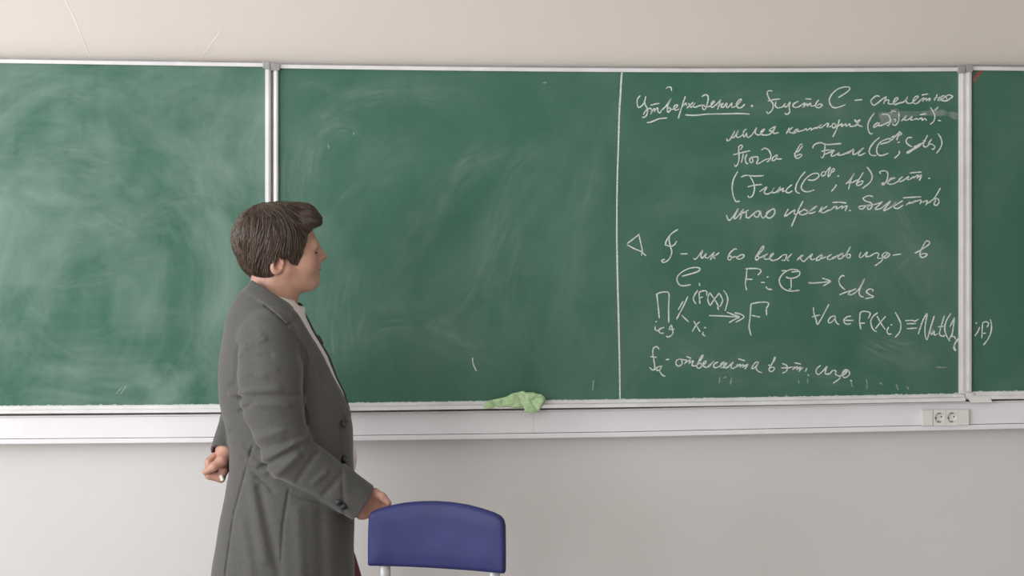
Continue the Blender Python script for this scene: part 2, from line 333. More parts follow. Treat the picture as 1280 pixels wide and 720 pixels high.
TEXT = [
 (785, 95, S1, "160,250 125,290 118,350 138,405 190,370 215,320 230,258;215,330 222,370 245,410 252,450 240,500 210,530 180,530;195,500 230,445 285,415 302,445 292,497;292,480 335,418 342,462;342,450 380,408 385,455 410,475 435,430;290,378 340,362 405,352;432,440 490,385 555,288 535,330 508,400 512,465 545,440 540,408 515,420;545,432 600,420 640,378 608,375 588,412 612,440 660,422;738,260 700,370 645,550;688,405 745,350 752,385;755,415 800,375 840,335;775,345 800,390 815,402 865,345 840,385 862,402 925,380 985,375;490,165 510,145 550,145 562,195;240,600 300,590 400,550 505,540;735,500 850,506 1029,490 1226,487 1446,483 1566,490"),
 (875, 95, S1, "20,265 75,240 105,270 95,350 65,430 35,420 32,375 60,390 100,395 140,380 188,330 170,325 143,365 150,402 180,392 230,345 270,303;268,305 225,432;225,385 280,360 300,350 270,395 300,402 345,345 340,400 365,400 412,345 405,395 430,402 480,370 535,305 510,303 468,360 490,407 530,406 578,362"),
 (950, 95, S1, "160,195 120,188 92,210 105,260 130,312 165,350 167,410 140,455 105,483 82,452;100,322 170,305 260,295;205,325 198,385 230,410 290,395 325,352;312,362 320,395 350,388 388,335 375,400 382,460 345,495 318,475;498,322 432,360 428,395 480,402 540,368;540,368 578,348 556,402 606,352 608,385 650,350 655,383 690,385 715,365;585,292 660,298;758,305 722,350 718,395 760,408 802,372 765,362 735,380"),
 (1025, 90, S1, "235,330 330,270 382,222 375,195 300,195 220,225 150,290 120,360 140,430 190,460 260,445 328,420;440,365 545,355;768,318 730,305 672,345 655,385 690,427 740,400 800,350 855,315"),
 (1100, 95, S1, "85,262 45,358;50,320 112,308 108,355 165,355 232,290 205,280 175,330 190,367 240,350 310,330 358,268 338,310 350,347 400,350 440,320 494,265 460,263 425,310 440,352 480,350 530,300;530,302 566,282 545,332;550,318 598,288 594,326;598,315 645,285 632,328;535,245 620,230;738,235 698,318;690,295 745,270;778,262 745,312 790,302 840,262 800,258 785,305 850,320 900,292 935,265 890,243 850,262 868,310"),
 (900, 145, S1, "88,285 94,320 130,300 192,188;192,190 158,275 185,272 235,188 212,250 230,277 280,250 315,195;345,170 310,188 298,240 312,272 342,218 346,255 362,277 412,240 472,150 452,210 482,242 512,238 575,170 540,185 525,220 548,242 612,243 660,218 712,138 645,172 636,195 690,190 690,225 758,213;892,150 850,232;938,140 885,192 902,216 950,212"),
 (985, 135, S1, "0,285 40,322 80,325;130,268 95,285 75,325 105,312 130,270 128,302 185,290;185,295 235,268 245,298;245,290 295,258 298,292;298,285 355,250 362,262 432,215 400,235 420,257 485,210 522,198 500,250;520,247 575,225;600,195 570,212 580,257 618,232 600,195;662,145 625,270 575,375;640,235 695,203 690,240 745,203 748,236 795,203 800,236 870,226 905,192;870,205 960,242"),
 (1080, 130, S1, "135,112 80,190 50,270 60,350 88,386 112,375;185,235 135,270 128,302 175,275 200,240 192,280 250,265 335,225;230,135 300,135 335,180 335,235 310,282 292,262;478,222 548,152 520,202 560,205 618,160 600,200 630,208;630,205 682,185 688,210;688,205 742,180 748,212 782,185 805,215;715,140 800,125;850,40 890,100 912,170 890,230 848,263;958,35 905,85;950,208 990,218;200,430 130,490 75,570 70,630 100,660 160,662"),
 (910, 170, S1, "158,180 188,130 165,118 140,135 138,200 142,290 125,360 95,392 82,365;65,242 170,215 285,188;200,225 185,290 170,342;245,230 222,290 238,352 262,352;322,265 280,295 290,342 322,325 310,285 340,270 382,270 385,310 368,350 400,352 470,310 535,288;430,182 470,157 520,180 552,240 540,300 500,337;635,240 580,275 568,317 600,310 638,248 625,292 695,295;962,105 930,112 888,180 860,240 870,276 900,287 945,258 945,235 900,245 872,262;845,225 900,200 962,125"),
 (1000, 160, S1, "165,265 172,230 210,200 270,190 350,212 530,200;322,205 320,260 310,340 290,382 266,372;275,302 340,285 442,290 370,318 310,342;425,312 400,350 430,362 505,318 488,347 540,345 610,315 695,268;695,272 610,332;650,295 690,285 680,337 720,330 825,252;822,255 750,330 770,352 845,318"),
 (1080, 130, S1, "210,517 310,490 336,470 340,445 300,450 220,485 175,540 163,610 185,652 230,662 315,633;350,440 330,470 368,455 392,410 350,432;392,430 462,353 440,410 420,468;462,358 484,385 440,412;450,598 456,630 430,665 388,700;430,495 462,490;620,430 560,438 543,490 580,530 622,552;640,572 672,540 640,548;735,512 770,490;818,400 768,500 768,540 800,552 852,508;752,470 800,478;872,450 828,512 870,515 912,550 890,582 868,576;948,380 985,430 1002,500 980,570 930,635"),
 (905, 210, S1, "178,42 125,140 105,250 120,360 155,430 205,424;218,117 280,95 400,104 512,98;335,110 375,180 392,260 375,340 345,375 315,375 310,350;305,242 400,220 492,212;455,307 548,245 518,310 550,336 610,310 645,252 618,312 670,310 728,238;728,242 690,320;700,300 765,258 750,302 790,290;875,212 812,268 798,308 840,317 882,290"),
 (990, 200, S1, "172,148 110,220 60,310 45,380 65,415 102,432;205,255 270,260 330,230 347,195 320,170 250,185 170,250 120,340 140,390 200,409 288,384;405,145 375,180 395,206 432,180 425,150 398,152;430,162 492,93 470,160 465,212 490,190 520,115 550,120 530,150 495,162;583,212 608,202;568,312 560,340 503,408;690,307 730,275 802,168 760,250 725,382;712,292 770,290 850,250;918,158 850,270 830,310 860,327 905,300 912,270 870,280 838,302;963,88 1010,150 1031,220 1000,290 903,367"),
 (1080, 200, S1, "218,182 200,155 250,138 295,150 306,200 290,270 245,322 233,297 300,288 340,240 402,230 340,255 308,300 350,312 420,285 500,213;495,213 450,248 450,277 500,265 575,213 558,252 590,250;590,250 640,213 638,240;638,232 695,193 682,242;690,225 740,193 710,268;585,170 660,160 742,155;825,235 852,238"),
 (900, 235, S1, "80,345 112,413 150,390 238,262;238,265 180,385 215,380 302,270;302,270 255,405;250,345 300,320 368,283;340,300 338,370 370,382 432,330 470,300 512,310 490,370 450,367 440,330 500,292 525,310 530,360 560,387 592,350 650,288 692,268 707,300 690,350 640,387 600,370 600,320 650,280"),
 (975, 230, S1, "108,318 62,402 75,412 188,333 180,380 215,385;297,218 230,350 148,547;210,390 262,348;328,320 280,345 250,380 290,397 352,370 345,338 318,340;350,372 430,320 474,285 440,300 368,365 400,377 460,355;542,290 500,367;610,283 530,340 550,372 610,345 650,330;702,285 640,342;655,330 725,287 722,335;725,325 800,283 792,322;795,312 860,280 835,352;675,238 760,234 857,245;885,340 914,343"),
 (1065, 230, S2, "228,137 180,125 120,153 150,185 200,200 217,235 190,272 168,265 180,235 260,215 328,188;180,230 80,240 85,266 115,266 150,235 195,222;325,190 250,266 300,266 340,240 412,183 340,282 390,265 440,230 474,188;470,192 430,242;545,178 450,240 490,262 550,225;622,188 578,228;590,215 650,195 678,178 645,208;650,200 700,180 742,174 728,217;545,150 640,142 742,138;752,197 805,178 788,233;790,222 830,190 880,160;948,43 890,140 825,205;860,180 890,156 922,160 932,195 905,229 880,215 900,165"),
 (775, 280, S1, "252,128 180,185 93,252;88,265 180,315 270,355 338,412;245,150 270,260 286,350 275,407;747,68 680,110 630,160 595,220 583,277;640,155 632,210 650,290 666,360 645,430 600,480 550,492 537,465 582,455;588,270 650,286 700,265 730,218;778,385 872,382"),
 (860, 290, S1, "68,335 90,352 130,315 187,238 168,300 182,337 235,278 220,322 262,330 340,255;342,253 288,362;300,322 350,305;405,263 330,320 352,342;632,225 600,218 540,270 513,330 530,362 557,340 550,308 510,320;555,332 625,312;650,310 625,330 660,350 712,325 716,293 670,298 640,325;978,178 950,195 890,290 868,340 885,362 912,335 900,308 868,325;976,182 960,230 895,300;910,332 1000,310"),
 (945, 285, S1, "70,370 152,333 105,370 120,402 170,390 228,328 190,348 178,390 210,417 280,400 345,350 392,345 390,370 370,415 328,412;464,328 400,400 425,422;585,348 525,417;610,345 560,388 572,392 610,432 650,400 724,333 700,380 720,407 770,392;852,338 790,380 778,417 820,405 854,350 845,392 900,370;975,338 920,375 940,407 1029,373"),
 (1040, 285, S3, "0,295 60,272 108,250 62,283 70,307 105,290 108,262;184,182 140,260 112,282;125,262 180,263 172,296 145,287 150,250;287,238 270,280 290,292 348,238 335,282 380,276 425,250 462,253 452,298 492,300 492,325 423,376;488,302 520,280 552,250 525,243 495,275 530,297 572,265 550,243;600,270 684,257;962,130 930,133 895,190 870,250 880,287 915,287 942,260 900,253 878,267;962,132 960,160 890,210 818,250;128,477 95,473 68,520 85,570 130,612;192,618 145,632 72,661;238,600 180,630 163,656 200,657 260,610 322,503 270,620 280,670 317,686;398,630 408,612 370,603 340,630 365,655 412,680 380,690 328,699"),
 (830, 325, S2, "190,175 280,150 360,125 387,95 350,80 270,90 190,130 145,180 140,220 165,265 210,277 288,264;378,243 383,282;362,323 325,380 315,420 342,472;375,340 385,470;372,347 420,330 457,335 457,380;385,405 418,395;492,348 470,400 475,450 497,492;490,350 540,420 580,490 574,518 592,532;592,353 540,420 495,490;592,355 627,420 620,460 598,503;638,323 675,380 682,440 655,547;257,388 200,510 132,637;207,438 153,532;188,590 267,666;482,595 620,600 800,612;673,558 740,585 808,610 750,640 697,672;755,565 820,580 857,610 820,640 768,667"),
 (920, 320, S1, "140,172 130,290 120,360 138,440;118,165 200,160 290,165 322,190 310,215 278,247;112,295 215,302;395,275 420,262;318,340 372,340;385,392 410,425 467,430;585,190 645,186;640,270 700,287 770,275 817,240 815,200 770,175 700,175 620,215 565,280 560,340 590,400 650,440 720,451 818,440;712,206 828,195;708,293 710,412;680,425 712,425;930,340 1000,348"),
 (1000, 325, S1, "107,290 150,298 388,278;283,232 340,250 392,272 360,300 298,333"),
 (810, 355, S1, "113,130 130,280 145,442;98,137 160,110 230,102 270,130 265,300 268,497;95,485 115,485;95,540 92,580 120,602 150,575;212,555 160,575 140,605 160,632 202,630;270,585 342,580;268,582 300,530 312,580 322,620 300,660 260,682 233,670;588,475 672,617;667,483 620,530 568,612;718,560 747,562;715,615 703,645 742,673"),
 (880, 360, S1, "605,203 590,400 580,500 605,612;598,207 700,185 800,183 832,205 803,270 806,352;608,352 722,373"),
 (1005, 375, S1, "120,92 130,180 155,250 183,303 322,52;102,215 207,192;398,200 345,220 313,265 320,292 355,285 402,230 402,205;400,210 405,265 430,305 457,316;607,205 550,220 513,255 520,290 555,312 603,300;520,262 637,262;725,160 715,270 732,382;718,162 770,145 830,155 852,175 826,242;715,300 787,295;948,163 890,210 860,270 870,340 900,390 937,406"),
 (1090, 375, S1, "63,203 110,290 172,382;177,207 110,285 43,372;235,320 264,315;215,345 193,400 210,436 252,435;297,153 345,240 372,320 355,410 298,482;428,265 520,262 550,272 602,245;443,305 567,303;448,368 582,360;595,442 620,360 660,250 707,178 690,290 680,390 690,480 710,507 740,400 802,203;742,432 787,373 755,420 770,442 802,398 802,452 850,430;932,198 880,370 870,440 910,467 942,450;848,345 932,335;1017,168 960,260 935,360 955,450 1002,532"),
 (1150, 375, S1, "442,223 383,347;442,225 430,330 415,430 378,502;408,470 440,470 458,508"),
 (800, 420, S1, "247,172 220,138 180,150 163,200 175,290 190,390 185,430 160,437 123,403;133,262 217,275;282,383 220,405 213,440 250,437 282,385 252,440 285,500 327,519;328,305 378,300;515,293 470,315 463,360 500,387 542,355 530,305 500,293;512,295 570,308 608,308;605,308 570,362;585,345 644,308 628,362;635,350 684,318 670,377 720,382 750,352;593,262 662,289;818,243 790,260 745,350 728,395 760,414 797,380 780,350 740,365;816,250 770,330;795,388 840,350 852,323 820,335 813,380 850,402 900,382 940,330"),
 (885, 425, S1, "0,337 78,273;133,283 85,305 73,340 100,357 160,330 212,283 170,300 165,347 200,352 242,300 210,310 208,350 250,352 324,283 298,330 310,367 362,345;385,308 355,358;365,348 416,312 406,354;410,348 456,317 446,360;450,350 512,313 473,377;385,240 477,269;658,285 610,290 563,362 600,357 652,288 640,310 618,360 650,405 697,421;858,213 830,290 788,370 795,402 830,402 857,365 830,350 788,367;872,218 840,290;772,326 812,320"),
 (970, 430, S1, "78,250 130,270 147,310 130,350 83,376;68,308 160,305 217,295;243,288 212,333;225,322 274,292 264,334;268,328 318,297 294,357;300,345 350,300;397,308 374,357;235,240 322,259;410,388 420,412;577,273 530,310 513,360 545,392 600,350 655,288 640,330 638,382 690,382 725,345 772,345 765,390 822,420 812,450 733,506;818,412 880,390 912,353 880,360 848,395 880,432 930,410 947,370 920,335 880,338 850,375;953,462 977,481"),
]
w_ = MB()
for (x0, y0, s, txt) in TEXT:
    for st in parse(txt, x0, y0, s): stroke(w_, st, 1.85, -.0006)
for st in parse("655,375 682,395", 875, 95, S1): stroke(w_, st, 3.0, -.0007)
for st in parse("548,630 600,602 680,552 735,512", 1080, 130, S1): stroke(w_, st, 3.6, -.0007)
for st in parse("855,148 885,178 932,150", 985, 135, S1): stroke(w_, st, 3.2, -.0007)
for st in parse("495,493 445,570 440,620 462,655", 1150, 375, S1): stroke(w_, st, 2.6, -.0007)
for st in ([(590.5, 447), (591.5, 455), (595.5, 464)],): stroke(w_, st, 1.5, -.0006)
w2 = MB()
for st in parse("713,300 738,292;768,343 745,405 702,466;805,288 800,380 795,492;803,292 850,280 882,300 863,352;805,430 852,425;905,248 920,330 910,420 870,510 813,582", 1150, 375, S1): stroke(w2, st, 1.85, -.0006)
w2.build('chalk_writing', M['chalk'], pr)['label'] = 'end of the chalk formula, on the right leaf'
w3 = MB()
for st in ([(1216, 99), (1224, 88.8)], [(1217, 102.5), (1228, 89)], [(1221, 89.5), (1228, 89.3)], [(1219, 95), (1226, 91)]): stroke(w3, st, 2.0, -.0006)
w3.build('chalk_mark', M['chalk_red'], pr)['label'] = 'small red chalk scribble'
w4 = MB(); stroke(w4, [(777.3, 90), (776.2, 105), (775.6, 118), (774.2, 140), (773, 180), (771.5, 230), (771, 290), (772, 350), (773.5, 410), (774.5, 460), (775, 499)], 2.3, -.0007, False)
w4.build('chalk_line', M['chalk'], pm)['label'] = 'vertical chalk dividing line'
w5 = MB()
for st in parse("155,470 140,560;305,480 285,580;195,490 240,475", 885, 425, S1): stroke(w5, st, 2.2, -.0005)
for st in parse("290,460 295,510;410,440 405,510;130,640 135,672", 970, 430, S1): stroke(w5, st, 2, -.0005)
for st in ([(1083, 474), (1084, 486)], [(1099, 478), (1103, 481)], [(1120, 480), (1123, 488)], [(1133, 482), (1136, 487)], [(1063, 476), (1066, 484)], [(1170, 459), (1183, 459.5)],
           [(742, 475), (741, 488)], [(678, 104), (684, 103)], [(410, 180), (411, 186)], [(442, 165), (443, 169)]): stroke(w5, st, 2.0, -.0005)
for st in parse("338,82 400,68 432,75 452,130 440,230 400,277 365,255 380,200 407,205 395,237;338,112 375,92 415,100", 1080, 130, S1): stroke(w5, st, 2.0, -.0005)
for st in parse("375,200 400,195 408,215 392,238;445,110 450,170 440,230 400,275 368,258;342,108 375,92 415,98", 1080, 130, S1): stroke(w_, st, 1.5, -.0008)
w_.build('chalk_writing', M['chalk'], pm)['label'] = 'white handwritten chalk text and formulas'
cr_ = MB()
for B_, yy in ((MBt, .4), (LB, .4), (RB, .4)):
    xs = np.arange(max(B_[0][0] + 8, -10), min(B_[-1][0] - 8, 1290), 2.2); b_ = np.interp(xs, [q[0] for q in B_], [q[1] for q in B_])
    hgt = np.abs(np.random.randn(len(xs))) * .55 + .5
    tp = P(xs, b_ - hgt, -.0009); bt = P(xs, b_ + .3, -.0009); n_ = len(xs)
    cr_.add(list(tp) + list(bt), [(i, i + 1, n_ + i + 1, n_ + i) for i in range(n_ - 1)])
cr_.build('chalk_crumbs', M['chalk'], bd)['kind'] = 'stuff'
MB().slab([(1209, 496.5), (1237, 496)], [(1214, 503.6), (1241, 503.2)], -.026, -.0225).build('support_bracket', M['socket'], bd, bevel=.0008)
w5.build('faint_chalk_marks', M['chalk_faint'], pm)
def wipe_material():
    k = NT('wiped_chalk_dust'); uv = k.n('ShaderNodeUVMap'); sp = k.n('ShaderNodeSeparateXYZ'); k.l(uv.outputs[0], sp.inputs[0])
    mp = k.n('ShaderNodeMapping'); mp.inputs['Scale'].default_value = (.8, 5, 1); k.l(uv.outputs[0], mp.inputs[0])
    st = k.ramp(k.noise(mp.outputs[0], 1.6, 5, .65, .4), .34, .72)
    mp2 = k.n('ShaderNodeMapping'); mp2.inputs['Scale'].default_value = (1.2, 1.2, 1); k.l(uv.outputs[0], mp2.inputs[0])
    st = k.math('MULTIPLY', st, k.ramp(k.noise(mp2.outputs[0], 1.3, 3), .3, .6))
    at = k.n('ShaderNodeAttribute', attribute_name='strength')
    k.col((.36, .47, .425)); k.b.inputs['Roughness'].default_value = .95
    k.l(k.math('MULTIPLY', st, at.outputs['Fac']), k.b.inputs['Alpha']); return k.m
M['wipe'] = wipe_material()
def wipes(name, items, parent, y):
    V, F, UV, ST = [], [], [], []; NT_ = 9
    for i, (pts, width, amt) in enumerate(items):
        pts = [(a / 1.641, 80 + b / 1.641) for a, b in pts]; c = cr(pts, 5.0); d = np.gradient(c, axis=0); d /= np.linalg.norm(d, axis=1)[:, None] + 1e-9; n = np.stack([-d[:, 1], d[:, 0]], 1)
        s_ = np.concatenate([[0], np.cumsum(np.linalg.norm(np.diff(c, axis=0), axis=1))]); L = s_[-1]; b0 = len(V)
        for j in range(len(c)):
            for q in range(NT_):
                t = q / (NT_ - 1) - .5; p_ = c[j] + n[j] * t * width / 1.641
                V.append(P(p_[0], p_[1], y - i * 4e-6)); UV.append((s_[j] / 60 + i * 3.7, t * width / 60 + i * 1.3)); ST.append(.62 * amt * math.cos(t * math.pi) * min(1, s_[j] / (L * .25 + 1e-6), (L - s_[j]) / (L * .25 + 1e-6)))
        for j in range(len(c) - 1):
            for q in range(NT_ - 1): F.append((b0 + j * NT_ + q, b0 + j * NT_ + q + 1, b0 + (j + 1) * NT_ + q + 1, b0 + (j + 1) * NT_ + q))
    o = mesh(name, V, F, M['wipe'], parent); me = o.data
    at = me.attributes.new('strength', 'FLOAT', 'POINT'); at.data.foreach_set('value', np.array(ST, np.float32))
    ul = me.uv_layers.new(name='UVMap')
    for lp in me.loops: ul.data[lp.index].uv = UV[lp.vertex_index]
    o['kind'] = 'stuff'; return o
wipes('chalk_dust', [
 ([(590, 190), (650, 120), (740, 70), (860, 55), (1000, 95)], 70, .5), ([(610, 260), (640, 170), (700, 130), (750, 165)], 60, .6), ([(810, 420), (880, 300), (950, 215), (1070, 155)], 90, .5),
 ([(970, 420), (1020, 300), (1080, 205), (1160, 150)], 80, .4), ([(840, 630), (950, 510), (1020, 380), (1065, 240)], 110, .45), ([(1130, 620), (1175, 420), (1205, 250), (1245, 120)], 80, .4),
 ([(690, 580), (820, 530), (960, 570), (1080, 600)], 110, .4), ([(650, 430), (710, 290), (800, 190), (930, 150)], 120, .35), ([(1180, 660), (1100, 600), (1060, 470), (1100, 340)], 90, .35), ([(740, 640), (780, 480), (870, 350)], 100, .3),
 ([(590, 60), (640, 40), (700, 60)], 50, .35), ([(600, 120), (590, 260), (620, 420)], 150, .55), ([(700, 640), (690, 500), (720, 380)], 150, .5), ([(1750, 560), (1850, 600), (1940, 580)], 110, .6), ([(1420, 660), (1600, 640), (1830, 655)], 60, .4), ([(1290, 560), (1480, 610), (1700, 590)], 90, .4), ([(1750, 200), (1850, 330), (1940, 560)], 120, .4), ([(1400, 120), (1600, 80), (1850, 110)], 90, .35), ([(1330, 330), (1390, 240), (1440, 180)], 90, .35), ([(1500, 330), (1650, 300), (1850, 330)], 110, .35), ([(1700, 520), (1800, 440), (1930, 330)], 110, .4), ([(1760, 130), (1850, 160), (1940, 240)], 80, .35)], pm, -.00012)
wipes('chalk_dust', [
 ([(-30, 215), (150, 195), (300, 225)], 120, .5), ([(190, 400), (300, 315), (420, 285), (540, 330)], 80, .45), ([(115, 560), (100, 410), (160, 310)], 80, .5), ([(250, 110), (400, 80), (540, 125)], 80, .45),
 ([(-30, 650), (60, 570), (160, 610), (300, 640)], 90,.42), ([(220, 520), (380, 520), (460, 470)], 110, .4), ([(150, 230), (220, 310), (300, 350)], 60, .4), ([(-20, 90), (100, 65), (220, 100)], 110,.42),
 ([(-20, 350), (140, 345), (280, 380)], 130,.42), ([(300, 170), (420, 220), (540, 200)], 110, .4), ([(60, 470), (200, 440), (420, 400)], 90, .45), ([(20, 30), (22, 120), (18, 220)], 24, .5), ([(88, 40), (86, 120)], 16, .5), ([(160, 90), (158, 200)], 50, .3)], pl, -.00012)
w6 = MB()
stroke(w6, [(1098, 145), (1125, 143), (1150, 142), (1172, 141)], 8, -.0004); stroke(w6, [(1165, 141), (1180, 141), (1192, 144), (1198, 147)], 9, -.0003)
stroke(w6, [(1100, 148), (1112, 147), (1122, 146)], 17, -.00035)
pass
w6.build('chalk_smears', M['smear'], pm)
wl_ = MB()
for st in ([(145, 492), (153, 484)], [(151, 492), (158, 482)]): stroke(wl_, st, 1.6, -.0005)
wl_.build('chalk_smears', M['chalk_faint'], pl)

# ------------------------------------------------------------------ implicit surface toolkit (pixel space u,v with depth w)
YP = -.62
SPX = 1 / 480.0
def to_world(p): return np.stack([*hit(p[:, 0], p[:, 1], YP + p[:, 2] * SPX).T], 1) if False else hit_y(p)
def hit_y(p):
    X = (p[:, 0] - CX) / FPX; V = -(p[:, 1] - HY) / FPX
    d = Fw + X[:, None] * Rr + V[:, None] * Ur
    t = (YP + p[:, 2] * SPX - CAM[1]) / d[:, 1]
    return CAM + t[:, None] * d
class Grid:
    def __init__(s, U, V, W):
        s.ax = [np.asarray(a, np.float32) for a in (U, V, W)]; s.F = np.full([len(a) for a in s.ax], 60, np.float32)
    def block(s, lo, hi):
        sl = []
        for a, l, h in zip(s.ax, lo, hi):
            i = max(0, np.searchsorted(a, l) - 1); j = min(len(a), np.searchsorted(a, h) + 1); sl.append(slice(i, max(j, i + 1)))
        g = np.meshgrid(*[a[q] for a, q in zip(s.ax, sl)], indexing='ij', sparse=True); return tuple(sl), g
    def op(s, fn, lo, hi, k=0, mode='add'):
        sl, g = s.block(lo, hi); d = np.asarray(fn(*g), np.float32); f = s.F[sl]
        s.F[sl] = smin(f, d, k) if mode == 'add' else -smin(-f, d, k)
    def cone(s, a, b, ra, rb, k=4, mode='add', sq=(1, 1, 1)):
        m = max(ra, rb) + k + 6; lo = np.minimum(a, b) - m; hi = np.maximum(a, b) + m
        s.op(lambda u, v, w: cone(u, v, w, a, b, ra, rb), lo, hi, k, mode)
    def chain(s, pts, k=3, mode='add'):
        for p, q in zip(pts[:-1], pts[1:]): s.cone(p[:3], q[:3], p[3], q[3], k, mode)
    def ell(s, c, r, k=4, mode='add', rot=0):
        m = max(r) + k + 6; c = np.array(c, float)
        s.op(lambda u, v, w: ell(u, v, w, c, r, rot), c - m, c + m, k, mode)
    def mesh(s):
        return nets(s.F, *s.ax)
def smin(a, b, k):
    if k <= 0: return np.minimum(a, b)
    h = np.maximum(k - np.abs(a - b), 0) / k; return np.minimum(a, b) - h * h * k * .25
def cone(u, v, w, a, b, ra, rb):
    a = np.array(a, float); b = np.array(b, float); d = b - a; L2 = max(float(d @ d), 1e-6)
    t = np.clip(((u - a[0]) * d[0] + (v - a[1]) * d[1] + (w - a[2]) * d[2]) / L2, 0, 1)
    return np.sqrt((u - a[0] - t * d[0]) ** 2 + (v - a[1] - t * d[1]) ** 2 + (w - a[2] - t * d[2]) ** 2) - (ra + (rb - ra) * t)
def ell(u, v, w, c, r, rot=0):
    x, y, z = u - c[0], v - c[1], w - c[2]
    if rot: ca, sa = math.cos(rot), math.sin(rot); x, y = x * ca + y * sa, -x * sa + y * ca
    k0 = np.sqrt((x / r[0]) ** 2 + (y / r[1]) ** 2 + (z / r[2]) ** 2); k1 = np.sqrt((x / r[0] ** 2) ** 2 + (y / r[1] ** 2) ** 2 + (z / r[2] ** 2) ** 2)
    return k0 * (k0 - 1) / np.maximum(k1, 1e-6)
def poly2(u, v, pts):
    p = np.array(pts, float); d = None; ins = None
    for i in range(len(p)):
        a, b = p[i], p[(i + 1) % len(p)]; e = b - a; x = u - a[0]; y = v - a[1]
        t = np.clip((x * e[0] + y * e[1]) / (e @ e), 0, 1); q = (x - t * e[0]) ** 2 + (y - t * e[1]) ** 2
        d = q if d is None else np.minimum(d, q)
        c = ((a[1] > v) != (b[1] > v)) & (u < (b[0] - a[0]) * (v - a[1]) / (b[1] - a[1] + 1e-12) + a[0])
        ins = c if ins is None else ins ^ c
    return np.where(ins, -1, 1) * np.sqrt(d)
def seg2(u, v, a, b):
    e = np.array(b, float) - a; t = np.clip(((u - a[0]) * e[0] + (v - a[1]) * e[1]) / (e @ e), 0, 1)
    return np.sqrt((u - a[0] - t * e[0]) ** 2 + (v - a[1] - t * e[1]) ** 2)
def nets(F, X, Y, Z):
    A = (X, Y, Z); S = F < 0
    n = [k - 1 for k in F.shape]
    cnt = np.zeros(n, np.int8)
    for i in (0, 1):
        for j in (0, 1):
            for k in (0, 1): cnt += S[i:n[0]+i, j:n[1]+j, k:n[2]+k]
    act = np.argwhere((cnt > 0) & (cnt < 8)); idx = np.full(n, -1, np.int32); idx[tuple(act.T)] = np.arange(len(act))
    acc = np.zeros((len(act), 3)); num = np.zeros(len(act)); I, J_, K = act.T
    cor = [(i, j, k) for i in (0, 1) for j in (0, 1) for k in (0, 1)]
    for c in cor:
        for ax in range(3):
            if c[ax]: continue
            c2 = list(c); c2[ax] = 1
            f0 = F[I + c[0], J_ + c[1], K + c[2]]; f1 = F[I + c2[0], J_ + c2[1], K + c2[2]]; m = (f0 < 0) != (f1 < 0)
            t = np.where(m, f0 / np.where(m, f0 - f1, 1), 0)
            for q, (a, ii) in enumerate(zip(A, (I, J_, K))):
                p0 = a[ii + c[q]]; p1 = a[ii + c2[q]]; acc[:, q] += np.where(m, p0 + t * (p1 - p0), 0)
            num += m
    V = acc / num[:, None]; quads = []
    for ax in range(3):
        s0 = [slice(1, -1)] * 3; s1 = [slice(1, -1)] * 3; s0[ax] = slice(0, -1); s1[ax] = slice(1, None)
        e = np.argwhere(S[tuple(s0)] != S[tuple(s1)])
        if not len(e): continue
        off_ = np.array([1, 1, 1]); off_[ax] = 0; e = e + off_
        b, c = (ax + 1) % 3, (ax + 2) % 3; q = []
        for (db, dc) in ((0, 0), (-1, 0), (-1, -1), (0, -1)):
            g = e.copy(); g[:, b] += db; g[:, c] += dc; q.append(idx[tuple(g.T)])
        q = np.stack(q, 1); fl = S[tuple(e.T)]; q[~fl] = q[~fl][:, ::-1]; quads.append(q)
    return V, np.vstack(quads)
def relax(V, Q, it=2, lam=.5):
    E = np.vstack([Q[:, [0, 1]], Q[:, [1, 2]], Q[:, [2, 3]], Q[:, [3, 0]]])
    for _ in range(it):
        s = np.zeros_like(V); c = np.zeros(len(V)); np.add.at(s, E[:, 0], V[E[:, 1]]); np.add.at(s, E[:, 1], V[E[:, 0]]); np.add.at(c, E[:, 0], 1); np.add.at(c, E[:, 1], 1)
        V = V + lam * (s / c[:, None] - V)
    return V
def surf(name, V, Q, mat_, parent, world=None):
    Wd = hit_y(V) if world is None else world
    me = bpy.data.meshes.new(name); me.vertices.add(len(Wd)); me.vertices.foreach_set('co', Wd.astype(np.float32).ravel())
    me.loops.add(Q.size); me.loops.foreach_set('vertex_index', Q.astype(np.int32).ravel()); me.polygons.add(len(Q))
    me.polygons.foreach_set('loop_start', np.arange(0, Q.size, 4, dtype=np.int32)); me.update(calc_edges=True); me.validate()
    bm = bmesh.new(); bm.from_mesh(me); vol = bm.calc_volume(signed=True)
    if vol < 0: bmesh.ops.reverse_faces(bm, faces=bm.faces)
    bm.to_mesh(me); bm.free()
    return link(name, me, mat_, parent, True)
WV = [(np.random.randn(3), np.random.rand() * 6.28) for _ in range(24)]
def wob(u, v, w, L, n=8, o=0):
    s = 0
    for d, ph in WV[o:o + n]: s = s + np.sin((u * d[0] + v * d[1] + w * d[2]) * 2 * math.pi / L / 1.7 + ph)
    return s / math.sqrt(n)
ar = lambda a, b, s: np.arange(a, b, s)

# ------------------------------------------------------------------ person
FLOORV = HY + CAMZ / SPX
def floor_v():   # pixel row of the floor at the person's depth
    lo, hi = 800, 1400
    for _ in range(40):
        m = (lo + hi) / 2
        if P(360, m, YP)[2] > 0: lo = m
        else: hi = m
    return lo
FV = floor_v()
foot = P(365, FV, YP)
man = empty('person', (foot[0], foot[1], 0))
tag(man, 'person in a long grey coat facing the chalkboard, one hand on the blue chair', 'person')

